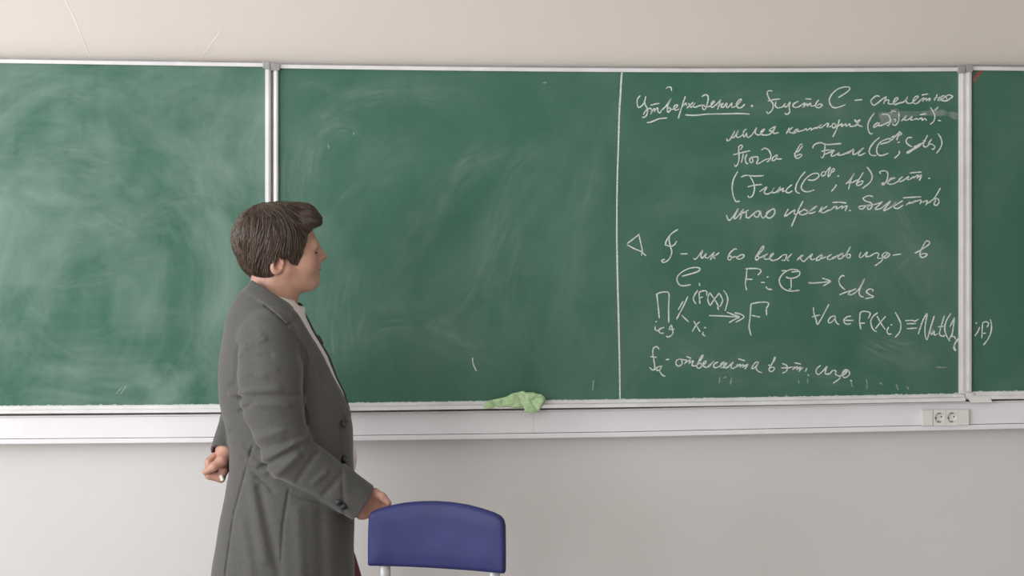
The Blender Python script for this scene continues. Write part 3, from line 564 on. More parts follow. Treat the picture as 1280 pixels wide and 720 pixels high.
def skin_material():
    k = NT('skin'); at = k.n('ShaderNodeAttribute', attribute_name='tint'); v = k.coord()
    base = k.mix(k.ramp(k.noise(v, 70, 4), .3, .7), (.47, .262, .192), (.52, .30, .225))
    k.col(k.mix(at.outputs['Fac'], base, (.36, .105, .09))); k.b.inputs['Roughness'].default_value = .5
    k.b.inputs['Subsurface Weight'].default_value = .12; k.b.inputs['Subsurface Radius'].default_value = (.01, .004, .002); k.b.inputs['Subsurface Scale'].default_value = .5
    return k.m
M['skin'] = skin_material()
def coat_material():
    k = NT('grey_wool'); v = k.coord()
    n1 = k.noise(v, 900, 2); n2 = k.noise(k.coord((1, 1, .25)), 400, 2); n3 = k.noise(v, 9, 4)
    t = k.math('ADD', k.math('MULTIPLY', n1, .5), k.math('MULTIPLY', n2, .5))
    a = k.mix(k.ramp(t, .35, .65), (.070, .069, .066), (.112, .110, .105)); k.col(k.mix(k.ramp(n3, .3, .7, 0, .35), a, (.075, .075, .072)))
    k.b.inputs['Roughness'].default_value = .9; k.b.inputs['Sheen Weight'].default_value = .25; k.b.inputs['Sheen Roughness'].default_value = .4; k.b.inputs['Specular IOR Level'].default_value = .2
    k.bump(k.math('ADD', t, k.math('MULTIPLY', k.noise(v, 45, 3), .8)), .25, .002); return k.m
M['coat'] = coat_material()
M['shirt'] = mat('white_shirt', (.74, .70, .68), .8, var=.04, bump=.1, bscale=300)
M['tie'] = mat('dark_tie', (.035, .036, .040), .6, var=.1, scale=200)
M['trousers'] = mat('maroon_trousers', (.13, .022, .025), .85, var=.1, scale=60, bump=.2)
M['shoe'] = mat('black_leather', (.02, .018, .017), .35)
M['button'] = mat('dark_button', (.03, .03, .03), .35)
M['eye'] = mat('eye_white', (.7, .68, .66), .2)
M['lash'] = mat('dark_lash', (.04, .025, .02), .7)
def hair_material():
    k = NT('brown_hair'); at = k.n('ShaderNodeAttribute', attribute_name='shade'); v = k.coord()
    c = k.mix(at.outputs['Fac'], (.030, .020, .014), (.165, .112, .080)); k.col(c)
    k.b.inputs['Roughness'].default_value = .42; k.b.inputs['Specular IOR Level'].default_value = .45; return k.m
M['hair'] = hair_material()

# head-local frame: a forward, b = picture row, c towards the camera side
PSI = math.radians(14); CP, SP = math.cos(PSI), math.sin(PSI); HU, HW = 345.0, 0.0
def head_abc(u, v, w): return HU + (u - HU) * CP + (w - HW) * SP, v, (u - HU) * SP - (w - HW) * CP
def head_pt(a, b, c):   # inverse
    da = a - HU; return (HU + da * CP + c * SP, b, HW + da * SP - c * CP)
af = lambda u: HU + (u - HU) / CP      # midline a for a picture column

# body grid
body = Grid(ar(246, 520, 1.25), np.concatenate([ar(246, 392, 1.0), ar(392, 548, 2.5), ar(548, 668, 1.25), ar(668, FV + 14, 5)]),
            np.concatenate([ar(-124, -60, 2), ar(-60, 60, 1.25), ar(60, 160, 2.5)]))
hb_lo, hb_hi = (280, 246, -62), (418, 395, 62)
def hop(fn, k, mode='add', lo=hb_lo, hi=hb_hi):
    body.op(lambda u, v, w: fn(*head_abc(u, v, w)), lo, hi, k, mode)
hop(lambda a, b, c: ell(a, b, c, (338, 299, 0), (45, 41, 34)), 0)
hop(lambda a, b, c: ell(a, b, c, (af(370), 316, 0), (28, 41, 29)), 14)
for s in (-1, 1):
    hop(lambda a, b, c: cone(a, b, c, (352, 338, s * 25), (af(386), 351, s * 7), 8, 9), 12)
    hop(lambda a, b, c: ell(a, b, c, (af(378), 329, s * 17), (15, 16, 12)), 8)
    hop(lambda a, b, c: ell(a, b, c, (af(394.5), 314.5, s * 14), (7.5, 5.5, 8.5)), 5, 'cut')
hop(lambda a, b, c: cone(a, b, c, (af(388), 305.5, -17), (af(388), 305.5, 17), 5.5, 5.5), 7)
hop(lambda a, b, c: cone(a, b, c, (af(394.5), 306, 0), (af(394.5), 306, 0), 4, 4), 5)
hop(lambda a, b, c: cone(a, b, c, (af(396), 308, 0), (af(403.2), 320.8, 0), 3.2, 4.9), 4)
for s in (-1, 1):
    hop(lambda a, b, c: ell(a, b, c, (af(399), 323.5, s * 5.5), (5, 4, 3.6)), 3)
    hop(lambda a, b, c: ell(a, b, c, (af(384.8), 315, s * 13.5), (6, 5.0, 6.5)), 1.2)
hop(lambda a, b, c: cone(a, b, c, (af(393), 331, -6), (af(393), 331, 6), 6, 6), 6)
hop(lambda a, b, c: ell(a, b, c, (af(395.5), 336.6, 0), (5.6, 3.4, 10)), 2.5)
hop(lambda a, b, c: ell(a, b, c, (af(394.5), 343, 0), (5.8, 3.2, 9)), 2.5)
hop(lambda a, b, c: ell(a, b, c, (af(401.5), 339.7, 0), (5, .9, 10)), 1.5, 'cut')
hop(lambda a, b, c: ell(a, b, c, (af(389), 351.5, 0), (8.8, 8.2, 10)), 7)
# double-chin soft tissue and jaw underside
hop(lambda a, b, c: ell(a, b, c, (af(367), 352, 0), (24, 14, 20)), 12)
# ear, camera side and far side
for s in (-1, 1):
    c0 = 31 * s
    hop(lambda a, b, c: ell(a, b, c, (338.5, 331.5, c0 + 1.5 * s), (9.2, 11.8, 4.2), .25), 2)
    hop(lambda a, b, c: ell(a, b, c, (339.5, 330.5, c0 + 5.5 * s), (5.8, 7.8, 4.6), .25), 1.2, 'cut')
    hop(lambda a, b, c: ell(a, b, c, (343.5, 333, c0 + 2 * s), (2.2, 3.4, 2.6)), 1.5)
# neck, trunk core, limbs
body.cone((342, 322, 0), (340, 380, 2), 25, 30, 12)
body.cone((346, 340, 2), (345, 384, 3), 23, 25, 10)
body.cone((330, 410, -50), (330, 410, 50), 24, 24, 16)
body.cone((345, 452, 0), (360, 520, 0), 44, 50, 20); body.cone((360, 520, 0), (355, 690, 0), 50, 52, 20)
for pts in ([(336, 424, -72, 24), (342, 500, -86, 20), (357, 568, -88, 18), (420, 608, -68, 15), (450, 627, -58, 12.5)],
            [(345, 425, 72, 24), (318, 488, 138, 20), (300, 524, 80, 16), (281, 562, 14, 12)],
            [(345, 690, -36, 42), (352, 860, -40, 27), (345, FV - 30, -42, 18)],
            [(372, 680, 36, 42), (448, 860, 40, 27), (440, FV - 30, 42, 18)]): body.chain(pts, 8)
for fx, fw in ((345, -42), (440, 42)):
    body.chain([(fx, FV - 22, fw, 16), (fx + 50, FV - 12, fw, 9)], 8)
# right hand on the chair back: palm behind the pad, fingers down its far side, thumb over the top
body.ell((463, 629, -56), (17, 18.5, 8.5), 8)
for i in range(4):
    t = i / 3.0
    L = (1.0, 1.1, 1.03, .82)[i]
    k0 = (470, 627 + 19 * t, -55)
    body.chain([(463, 624 + 13 * t, -56, 6), (*k0, 5.3), (470 + 14 * L, k0[1] + 8, -57, 4.7), (470 + 24 * L, k0[1] + 17, -60.5, 4.3), (470 + 30 * L, k0[1] + 24, -63, 3.7)], 1.6)
body.chain([(456, 618, -58, 8), (468, 616.5, -62, 6.2), (478, 621, -66, 5.2), (485.5, 629, -68.5, 4.3)], 3)
body.ell((452, 641, -58), (9, 9, 8), 6)
# left hand, loosely closed behind the back
body.ell((278, 579, 20), (10.5, 17, 16), 6)
for i in range(4):
    o_ = 10.5 * i; sh = (0, .8, .4, -1.5)[i]
    body.chain([(279, 588, 8 + o_, 6.2), (276 , 597 + sh, 6 + o_, 5.7), (262 - sh, 593.5 + sh, 5 + o_, 5.2), (260.5, 577, 8 + o_, 4.8), (268, 569.5, 11 + o_, 4.2)], 1.5)
body.chain([(283, 568, 6, 8.0), (277, 576, -2, 7.2), (267, 583.5, -6, 5.6), (256.5, 590.5, -5, 3.9)], 2.5)
Vb, Qb = body.mesh(); Vb = relax(Vb, Qb, 1, .4)
ob = surf('body', Vb, Qb, M['skin'], man)
a_, b_, c_ = head_abc(Vb[:, 0], Vb[:, 1], Vb[:, 2])
tint = np.exp(-((a_ - af(400)) / 6) ** 2 - ((b_ - 340) / 4.5) ** 4 - (c_ / 10) ** 2) * 1.2
tint += .36 * np.exp(-((b_ - 331) / 12) ** 2 - ((a_ - 339) / 11) ** 2 - ((np.abs(c_) - 34) / 8) ** 2)
tint += .22 * np.exp(-((b_ - 326) / 9) ** 2 - ((a_ - af(386)) / 9) ** 2 - ((np.abs(c_) - 24) / 9) ** 2)
tint += .2 * np.exp(-((b_ - 322) / 6) ** 2 - ((a_ - af(404)) / 6) ** 2)
tint += .16 * (Vb[:, 1] > 555) * (Vb[:, 1] < 665)
at = ob.data.attributes.new('tint', 'FLOAT', 'POINT'); at.data.foreach_set('value', np.clip(tint, 0, 1).astype(np.float32))
# eyes and brows
for s in (1, -1):
    g = Grid(ar(370, 412, .6), ar(296, 326, .6), ar(-36, 42, .6))
    c0 = np.array(head_pt(af(388.6), 316.2, s * 13.8)); g.ell(c0, (4.6, 1.7, 5.6), 0); g.ell(c0 + (-3.4, 0, 0), (5.2, 6, 6), 0, 'cut') if False else None
    V_, Q_ = g.mesh(); e = surf('eye', V_, Q_, M['lash'], ob); e['label'] = 'dark narrowed eye'
    g = Grid(ar(365, 412, .6), ar(290, 322, .6), ar(-40, 48, .6))
    g.chain([(*head_pt(af(393.6), 306.5, s * 6), 1.5), (*head_pt(af(391.5), 304.6, s * 13), 1.8), (*head_pt(af(385), 305.6, s * 22), 1.1)], 1)
    V_, Q_ = g.mesh(); surf('eyebrow', V_, Q_, M['lash'], ob)

# hair
HP = [(391, 282), (396, 276), (395.5, 268), (389, 258.5), (378, 253.5), (364, 251.5), (348, 253), (330, 254.5), (318, 258), (304, 268), (294, 286), (291, 303), (294, 314), (299, 324), (304, 333), (309, 340), (319, 345), (329, 345), (336, 340), (338, 331),
      (341, 322), (351, 322), (357, 329), (365.5, 333), (368, 323), (375, 305), (379, 292), (383, 286)]
HPl = [(HU + (x - HU) * (1 / CP if x > HU else 1), y) for x, y in HP]
hg = Grid(ar(282, 406, 1.0), ar(244, 352, 1.0), ar(-54, 58, 1.0))
def hairf(u, v, w):
    a, b, c = head_abc(u, v, w)
    d2 = poly2(a, b, HPl)
    hs = smin(ell(a, b, c, (338, 299, 0), (45, 41, 34)), ell(a, b, c, (af(370), 316, 0), (28, 41, 29)), 14)
    hs = smin(hs, cone(a, b, c, (342, 322, 0), (340, 380, 0), 25, 30), 12)
    ss = lambda x, p, q: np.clip((x - p) / (q - p), 0, 1)
    t = np.interp(b, [255, 290, 318, 345], [11, 9, 6, 3.0]) - 4.5 * ss(a, 352, 370) * ss(b, 280, 298) + 6 * ss(a, 328, 308) * ss(b, 315, 335) + 9 * ss(a, 366, 382) * ss(b, 290, 278)
    d = -smin(-d2, -(hs - t), 7)
    # locks: grooves fanning out of the crown
    an = np.arctan2(b - 262, a - 326); r = np.sqrt((a - 326) ** 2 + (b - 262) ** 2)
    d = d + .4 * np.sin(an * 21 + c * .12 + 2.2 * np.sin(r * .07 + c * .06)) * np.clip(r / 22, 0, 1) + .15 * np.sin(an * 45 + c * .3 + np.sin(r * .12))
    return d
hg.op(hairf, (0, 0, -99), (999, 999, 99), 0)
Vh, Qh = hg.mesh(); Vh = relax(Vh, Qh, 1, .3)
rng = np.random.RandomState(3)
def sample(g, p):
    ix = [np.clip((p[:, i] - a[0]) / (a[1] - a[0]), 1, len(a) - 2.001) for i, a in enumerate(g.ax)]
    i0 = [x.astype(int) for x in ix]; fr = [x - i for x, i in zip(ix, i0)]; out = 0
    for d in range(8):
        o3 = [(d >> q) & 1 for q in range(3)]; wt = 1
        for q in range(3): wt = wt * (fr[q] if o3[q] else 1 - fr[q])
        out = out + wt * g.F[i0[0] + o3[0], i0[1] + o3[1], i0[2] + o3[2]]
    return out
def grad(g, p):
    G = np.stack([(sample(g, p + np.eye(3)[q] * 1.5) - sample(g, p - np.eye(3)[q] * 1.5)) for q in range(3)], 1); return G / (np.linalg.norm(G, axis=1, keepdims=True) + 1e-6)
NS = 11000
p = Vh[rng.choice(len(Vh), NS)].copy() + rng.randn(NS, 3) * .5
nst = 7; paths = [p.copy()]; lift = rng.rand(NS) ** 3 * 2.2; step = 2.6 + rng.rand(NS) * 3.0
jit = rng.randn(NS, 3) * .10 + .22 * np.sin(p[:, ::-1] * .21 + 1.3)
for i in range(nst - 1):
    a, b, c = head_abc(p[:, 0], p[:, 1], p[:, 2])
    crown = np.stack(np.array(head_pt(np.full(NS, 322.0), np.full(NS, 258.0), np.zeros(NS))), 1)
    d = p - crown; d = d / (np.linalg.norm(d, axis=1, keepdims=True) + 3)
    g = np.clip((b - 262) / 40, 0, 1); front = np.clip((a - 352) / 25, 0, 1) * np.clip((292 - b) / 20, 0, 1)
    d = d * .8 + np.stack([-.25 * g + .8 * front, .85 * g - .25 * front * 0, 0 * g], 1) + jit
    n = grad(hg, p); d = d - n * (d * n).sum(1, keepdims=True); d /= np.linalg.norm(d, axis=1, keepdims=True) + 1e-6
    out_ = poly2(*head_abc(p[:, 0], p[:, 1], p[:, 2])[:2], HPl) > .5
    p = p + d * (step * np.where(out_, .15, 1))[:, None]; n = grad(hg, p)
    a, b, c = head_abc(p[:, 0], p[:, 1], p[:, 2]); free = (poly2(a, b, HPl) > -1.5) * 1.0
    sd = sample(hg, p) - (lift + .25 * i * rng.rand(NS) * .6); p = p - n * (np.clip(sd, -4, 4) * (1 - .75 * free))[:, None]
    paths.append(p.copy())
paths = np.stack(paths, 1)                                  # NS, nst, 3
rad = (np.array([.3, .42, .45, .42, .36, .26, .08])[None, :] * (.7 + .6 * rng.rand(NS, 1)))
dirs = np.gradient(paths, axis=1); dirs /= np.linalg.norm(dirs, axis=2, keepdims=True) + 1e-6
ref = np.array([.2, .3, 1.0]); s1 = np.cross(dirs, ref); s1 /= np.linalg.norm(s1, axis=2, keepdims=True) + 1e-6; s2 = np.cross(dirs, s1)
ring = [paths + rad[..., None] * (math.cos(t) * s1 + math.sin(t) * s2) for t in (0, 2.094, 4.189)]
SV = np.stack(ring, 2).reshape(-1, 3)                       # NS*nst*3
base = (np.arange(NS)[:, None] * nst + np.arange(nst - 1)[None, :]).ravel() * 3
SQ = np.vstack([np.stack([base + k, base + (k + 1) % 3, base + 3 + (k + 1) % 3, base + 3 + k], 1) for k in range(3)])
shade_s = np.repeat(np.clip(rng.beta(1.6, 2.4, NS), 0, 1), nst * 3)
oh = surf('hair', np.vstack([Vh, SV]), np.vstack([Qh, SQ + len(Vh)]), M['hair'], man)
at = oh.data.attributes.new('shade', 'FLOAT', 'POINT'); at.data.foreach_set('value', np.concatenate([np.full(len(Vh), .12), shade_s]).astype(np.float32))

# coat
cv = [340, 352, 360, 370, 385, 400, 420, 440, 460, 480, 500, 520, 540, 560, 580, 600, 620, 640, 660, 680, 700, 720, 800, 880]
cb = [318, 313, 305, 297, 289, 284, 279.5, 276.5, 275, 274.5, 276, 280, 284.5, 287.5, 288, 286, 283, 279, 275, 271.5, 268.5, 266, 258, 252]
fv_ = [340, 352, 365, 379, 392, 417, 445, 473, 490, 510, 530, 550, 570, 600, 650, 720, 800, 880]
fu_ = [345, 352, 362, 372, 381, 393.5, 410.5, 421, 429.5, 435.5, 438, 439, 439.5, 440, 440.5, 441, 444, 448]
wv_ = [340, 352, 365, 380, 395, 410, 440, 500, 560, 640, 720, 880]
wh_ = [24, 32, 44, 60, 73, 80, 84, 83, 80, 84, 90, 100]
def torso(u, v, w, grow=0, fgrow=None):
    b = np.interp(v, cv, cb); f = np.interp(v, fv_, fu_) + (fgrow(v) if fgrow else 0); h = np.interp(v, wv_, wh_) + grow
    a = (f - b) / 2 + grow; c = (f + b) / 2; pw = 2.25
    q = (np.abs((u - c) / a) ** pw + np.abs(w / h) ** pw) ** (1 / pw)
    return (q - 1) * np.minimum(a, h)
cg = Grid(ar(246, 482, 1.5), np.concatenate([ar(342, 735, 1.5), ar(735, 872, 4)]), ar(-136, 172, 1.75))
COLLAR = [(314, 348), (305, 364), (318, 372), (331, 381), (346, 392), (359, 406), (366, 398), (370, 391), (357, 378), (345, 366), (330, 356)]
LAPEL = [(360, 407), (368, 398), (374, 396), (384, 412), (396, 430), (412, 460), (430, 496), (440, 518), (434, 526), (424, 512), (408, 486), (392, 456), (378, 432), (367, 417)]
CREASE = [  # a, b, amplitude (+ ridge, - groove), width, nearest-side depth limit
 ((299, 432), (294, 488), -1.5, 3.4), ((303, 436), (330, 424), 1.6, 4), ((300, 448), (338, 444), -1.5, 3.5), ((304, 456), (345, 462), 1.4, 4),
 ((294, 489), (350, 486), 1.6, 4), ((300, 497), (372, 493), -2.2, 3.2), ((303, 505), (360, 507), 1.5, 4), ((300, 515), (318, 502), -1.8, 3),
 ((324, 586), (374, 558), -3.0, 3.6), ((330, 574), (388, 546), 2.0, 4.5), ((345, 594), (372, 570), 2.2, 5), ((372, 600), (396, 566), -1.6, 4), ((322, 548), (352, 540), 1.6, 5), ((326, 560), (360, 552), -1.6, 4),
 ((383, 440), (378, 500), -2.0, 3.0), ((378, 500), (384, 530), -2.0, 3.0), ((392, 604), (408, 590), 1.3, 4), ((405, 618), (425, 596), -1.2, 4),
 ((316, 556), (304, 600), -1.8, 1.6), ((304, 600), (292, 645), -1.8, 1.6), ((292, 645), (281, 724), -1.8, 1.6), ((281, 724), (270, 860), -1.8, 1.6),
 ((361, 612), (354, 655), -1.6, 1.6), ((354, 655), (350, 712), -1.6, 1.6), ((363, 618), (400, 628), -1.4, 1.6),
 ((312, 600), (330, 700), 2.2, 7), ((325, 610), (348, 715), -2.0, 6), ((302, 648), (316, 735), 1.8, 7), ((300, 560), (330, 590), 2.0, 5), ((305, 575), (340, 612), -1.8, 4),
 ((290, 540), (312, 552), -1.6, 3.5), ((286, 552), (308, 566), 1.4, 3.5), ((372, 640), (378, 730), 1.6, 8), ((400, 640), (404, 735), -1.6, 8), ((424, 530), (430, 640), -1.3, 2.2),
 ((440, 652), (420, 643), -1.0, 2), ((288, 493), (316, 489), 2.0, 3), ((289, 481), (301, 488), -1.4, 3), ((297, 446), (301, 442), 1.6, 2.2), ((303, 435), (307, 431), 1.6, 2.2), ((312, 426), (316, 424), 1.6, 2.2), ((323, 421), (327, 419), 1.4, 2.4), ((296, 456), (320, 452), -1.2, 2.4), ((296, 464), (330, 470), 1.2, 4),
 ((284, 400), (300, 470), 1.2, 10), ((312, 400), (318, 470), -1.0, 7)]
OWV, OWW = [340, 372, 392, 414, 445, 468, 500, 522, 536, 546, 552, 575, 600, 620, 880], [50, 50, 54, 54, 51, 47, 34, 18, 4, 2, 2.5, 3, 2.5, 2, 4]
W0 = 6.0
def coatf(u, v, w):
    d = torso(u, v, w, 2.0)
    for s in (-1, 1): d = smin(d, cone(u, v, w, (326, 392, s * 26), (337, 424, s * 74), 30, 33), 14)
    d = d + .5 * wob(u, v, w, 60, 6)
    return d
sl_, gg = cg.block((0, 0, -999), (999, 999, 999))
d = coatf(*gg).astype(np.float32)
# hem swing
d = smin(d, cone(*gg, (334, 424, -74), (338, 470, -84), 36, 41), 5)
d = smin(d, cone(*gg, (338, 470, -84), (342, 505, -88), 41, 40), 5)
d = smin(d, cone(*gg, (342, 505, -88), (358, 564, -90), 40, 31), 5)
d = smin(d, cone(*gg, (360, 568, -90), (420, 606, -70), 31, 27.0), 5)
d = smin(d, cone(*gg, (420, 606, -70), (466, 637, -56), 27.0, 24.5), 4)
d = smin(d, cone(*gg, (345, 426, 74), (317, 486, 138), 36, 30), 5)
d = smin(d, cone(*gg, (317, 486, 138), (296, 526, 78), 30, 21), 5)
d = smin(d, cone(*gg, (296, 526, 78), (276, 571, 2), 21, 15.5), 3)
u2, v2 = np.meshgrid(cg.ax[0], cg.ax[1], indexing='ij')
disp = np.zeros_like(u2)
dneg = np.zeros_like(u2)
for a, b, amp, wd_ in CREASE:
    e_ = amp * np.exp(-(seg2(u2, v2, a, b) / wd_) ** 2)
    if amp > 0: disp = np.maximum(disp, e_)
    else: dneg = np.minimum(dneg, e_)
disp += dneg
near = 1 / (1 + np.exp((gg[2] + 15) / 6.0))
d = d - 1.55 * disp[:, :, None] * near
layer = 3.6 * np.clip(.5 - poly2(u2, v2, COLLAR) / 2.0, 0, 1) + 1.6 * np.clip(.5 - poly2(u2, v2, LAPEL) / 2.0, 0, 1)
notch = -2.6 * np.exp(-(seg2(u2, v2, (331, 382), (359, 406)) / 1.5) ** 2)
d = d - (np.clip(layer, 0, 3.6) + notch)[:, :, None]
inner = -(d + 4.5 + layer[:, :, None])
d = np.maximum(d, inner)
# front opening with the lapels
ow = np.interp(gg[1], OWV, OWW); cf = np.interp(gg[1], fv_, fu_); cbk = np.interp(gg[1], cv, cb)
opening = np.maximum(np.abs(gg[2] - W0) - ow, (cf + cbk) / 2 + 20 - gg[0])
sleeve_guard = cone(*gg, (360, 568, -90), (466, 637, -56), 34, 34)
d = np.maximum(d, np.minimum(-opening, 50))
# neck hole, tilted
d = np.maximum(d, -cone(*gg, (334, 320, 0), (334, 380, 0), 31, 32))
d = np.maximum(d, -cone(*gg, (350, 330, 0), (354, 384, 2), 27, 31))
# slanted collar top edge
d = np.maximum(d, -(((gg[1] - 348) - (gg[0] - 312) * .62) ) * .85 + 0 * gg[2]) if True else d
# cuffs
fd = np.array([90, 56, 20.0]); fd /= np.linalg.norm(fd); cc = np.array([453, 628.5, -58])
pl_ = (gg[0] - cc[0]) * fd[0] + (gg[1] - cc[1]) * fd[1] + (gg[2] - cc[2]) * fd[2]
reach = (gg[0] > 425) & (cone(*gg, (420, 606, -70), (480, 646, -50), 33, 33) < 0)
d = np.where(reach, np.maximum(d, pl_), d); d = np.where(reach & (pl_ > -16), np.maximum(d, -cone(*gg, (420, 606, -70), (470, 640, -54), 22.5, 20.5)), d)
fd = np.array([-16, 62, -40.0]); fd /= np.linalg.norm(fd); cc = np.array([277.5, 563, 10])
pl_ = (gg[0] - cc[0]) * fd[0] + (gg[1] - cc[1]) * fd[1] + (gg[2] - cc[2]) * fd[2]
reach = (cone(*gg, (279, 560, 12), (274, 580, -4), 24, 26) < 0) & (gg[0] < np.interp(gg[1], cv, cb) - 1.5)
d = np.where(reach, np.maximum(d, pl_), d); d = np.where(reach & (pl_ > -12), np.maximum(d, -cone(*gg, (296, 526, 78), (275, 575, -2), 17, 12.5)), d)
d = np.maximum(d, gg[1] - 862)
cg.F = d.astype(np.float32)
Vc, Qc = cg.mesh(); Vc = relax(Vc, Qc, 1, .4)
oc = surf('coat', Vc, Qc, M['coat'], man)
del d, gg, near, inner, opening, sleeve_guard
def disc(name, c, n, r, t, m, parent):
    c = np.array(c, float); n = np.array(n, float); n /= np.linalg.norm(n)
    return MB().tube([c - n * t, c + n * t * .6, c + n * t], r, 16).build(name, m, parent, True)
def near_w(V, u, v, r=3):
    k = (np.abs(V[:, 0] - u) < r) & (np.abs(V[:, 1] - v) < r); return V[k][:, 2].min() if k.any() else -60
for (u, v) in ((429.5, 633), (423, 628)):
    w = near_w(Vc, u, v); disc('button', hit_y(np.array([[u, v, w]]))[0], (0.25, -1, -.2), .0085, .003, M['button'], oc)
for (u, v) in ((430, 530), (431, 574)):
    w = near_w(Vc, u, v); disc('button', hit_y(np.array([[u, v, w]]))[0], (0.8, -.6, 0), .010, .003, M['button'], oc)

# shirt, collar, tie
sg = Grid(ar(270, 456, 1.5), ar(362, 690, 1.5), ar(-86, 88, 2))
bel = lambda v: 7.5 * np.exp(-((v - 572) / 24) ** 2)
def shirtf(u, v, w):
    d = torso(u, v, w, -4.5, lambda v: 3.6)
    d = d - bel(v) * np.exp(-((w - W0) / 9) ** 2) * (u > 400)
    d = np.maximum(d, -(v - 366 - np.clip(u - 330, 0, 99) * .25))
    # collar band around the neck, lower at the front
    nk = cone(u, v, w, (334, 330, 0), (334, 384, 0), 31.5, 33.5); nk2 = cone(u, v, w, (348, 338, 2), (351, 392, 2), 26.5, 30.5)
    nk = smin(nk, nk2, 10); t = (v - 357) - (u - 312) * .40
    col = np.maximum(np.maximum(nk, -(nk + 4.5)), np.maximum(-t, t - 16) * .9)
    d = smin(d, col, 1.5)
    d = np.maximum(d, -cone(u, v, w, (345, 340, 1), (348, 376, 2), 24, 25))
    return d - .35 * wob(u, v, w, 30, 6, 8)
sg.op(shirtf, (0, 0, -999), (999, 999, 999)); Vs, Qs = sg.mesh(); Vs = relax(Vs, Qs, 1, .4)
os_ = surf('shirt', Vs, Qs, M['shirt'], man)
tg = Grid(ar(360, 452, .9), ar(374, 560, 1.2), ar(-16, 32, 1.0))
def tief(u, v, w):
    d = torso(u, v, w, -4.5, lambda v: 3.6); sh = np.maximum(d - 2.6, -(d + 1.0))
    hw = np.interp(v, [374, 384, 394, 410, 470, 560], [6, 8, 7.5, 10, 17, 20])
    knot = ell(u, v, w, (373.5, 386, 8), (6.2, 8, 8))
    return smin(np.maximum(np.maximum(sh, np.abs(w - 9) - hw), 384 - v), knot, 2)
tg.op(tief, (0, 0, -99), (999, 999, 99)); Vt, Qt = tg.mesh(); ot = surf('tie', relax(Vt, Qt, 1, .4), Qt, M['tie'], man)
g = Grid(ar(388, 408, .7), ar(414, 438, .7), ar(-14, 20, .7)); g.cone((397.5, 421, 1), (401.5, 429, 1), 2.6, 3.0, 1); V_, Q_ = g.mesh()
surf('clip', V_, Q_, M['button'], ot)['label'] = 'small black clip on the tie'

# trousers, shoes
pg = Grid(ar(285, 510, 2.5), ar(610, FV + 4, 4), ar(-90, 96, 2.5))
pg.cone((360, 640, -22), (360, 640, 22), 58, 58, 10)
for pts in ([(352, 680, -36, 52), (354, 860, -40, 37), (346, FV - 18, -42, 27)], [(383, 666, 36, 51), (452, 850, 40, 37), (440, FV - 18, 42, 27)]): pg.chain(pts, 8)
pg.op(lambda u, v, w: (612 - v) + 0 * u + 0 * w, (0, 0, -999), (999, 9999, 999), 0, 'x') if False else None
f = pg.F; vv = pg.ax[1][None, :, None]; pg.F = np.maximum(f, np.maximum(618 - vv, vv - (FV - 12)))
# keep the waist inside the coat
sl2, g2 = pg.block((0, 0, -999), (999, 9999, 999))
pg.F = np.where(g2[1] < 690, np.maximum(pg.F, torso(*g2, -7)), pg.F).astype(np.float32)
Vp, Qp = pg.mesh(); surf('trousers', relax(Vp, Qp, 2, .5), Qp, M['trousers'], man)
for fx, fw in ((345, -42), (440, 42)):
    g = Grid(ar(fx - 30, fx + 80, 1.5), ar(FV - 48, FV + 6, 1.5), ar(fw - 32, fw + 32, 1.5))
    g.ell((fx + 2, FV - 24, fw), (23, 24, 20), 0); g.cone((fx + 5, FV - 16, fw), (fx + 52, FV - 10, fw), 18, 15, 10); g.ell((fx + 58, FV - 10, fw), (18, 12, 17), 6)
    g.F = np.maximum(g.F, g.ax[1][None, :, None] - FV)
    # level sole: floor row differs a little with depth, so settle onto z=0 afterwards
    V_, Q_ = g.mesh(); V_ = relax(V_, Q_, 1, .4); Wd = hit_y(V_); Wd[:, 2] += .001 - Wd[:, 2].min()
    s = surf('shoe', V_, Q_, M['shoe'], man, Wd)

# stub of chalk in the left fist
ck = MB(); a = hit_y(np.array([[276.5, 594.5, 0.0], [278.5, 601.0, -3.0]])); ck.tube([a[0], a[0] * .5 + a[1] * .5, a[1]], .0048, 14)
tag(ck.build('chalk_stick', mat('chalk_stub', (.8, .78, .74), .9), None), 'short stub of white chalk held in the fist behind the back of the person', 'chalk')

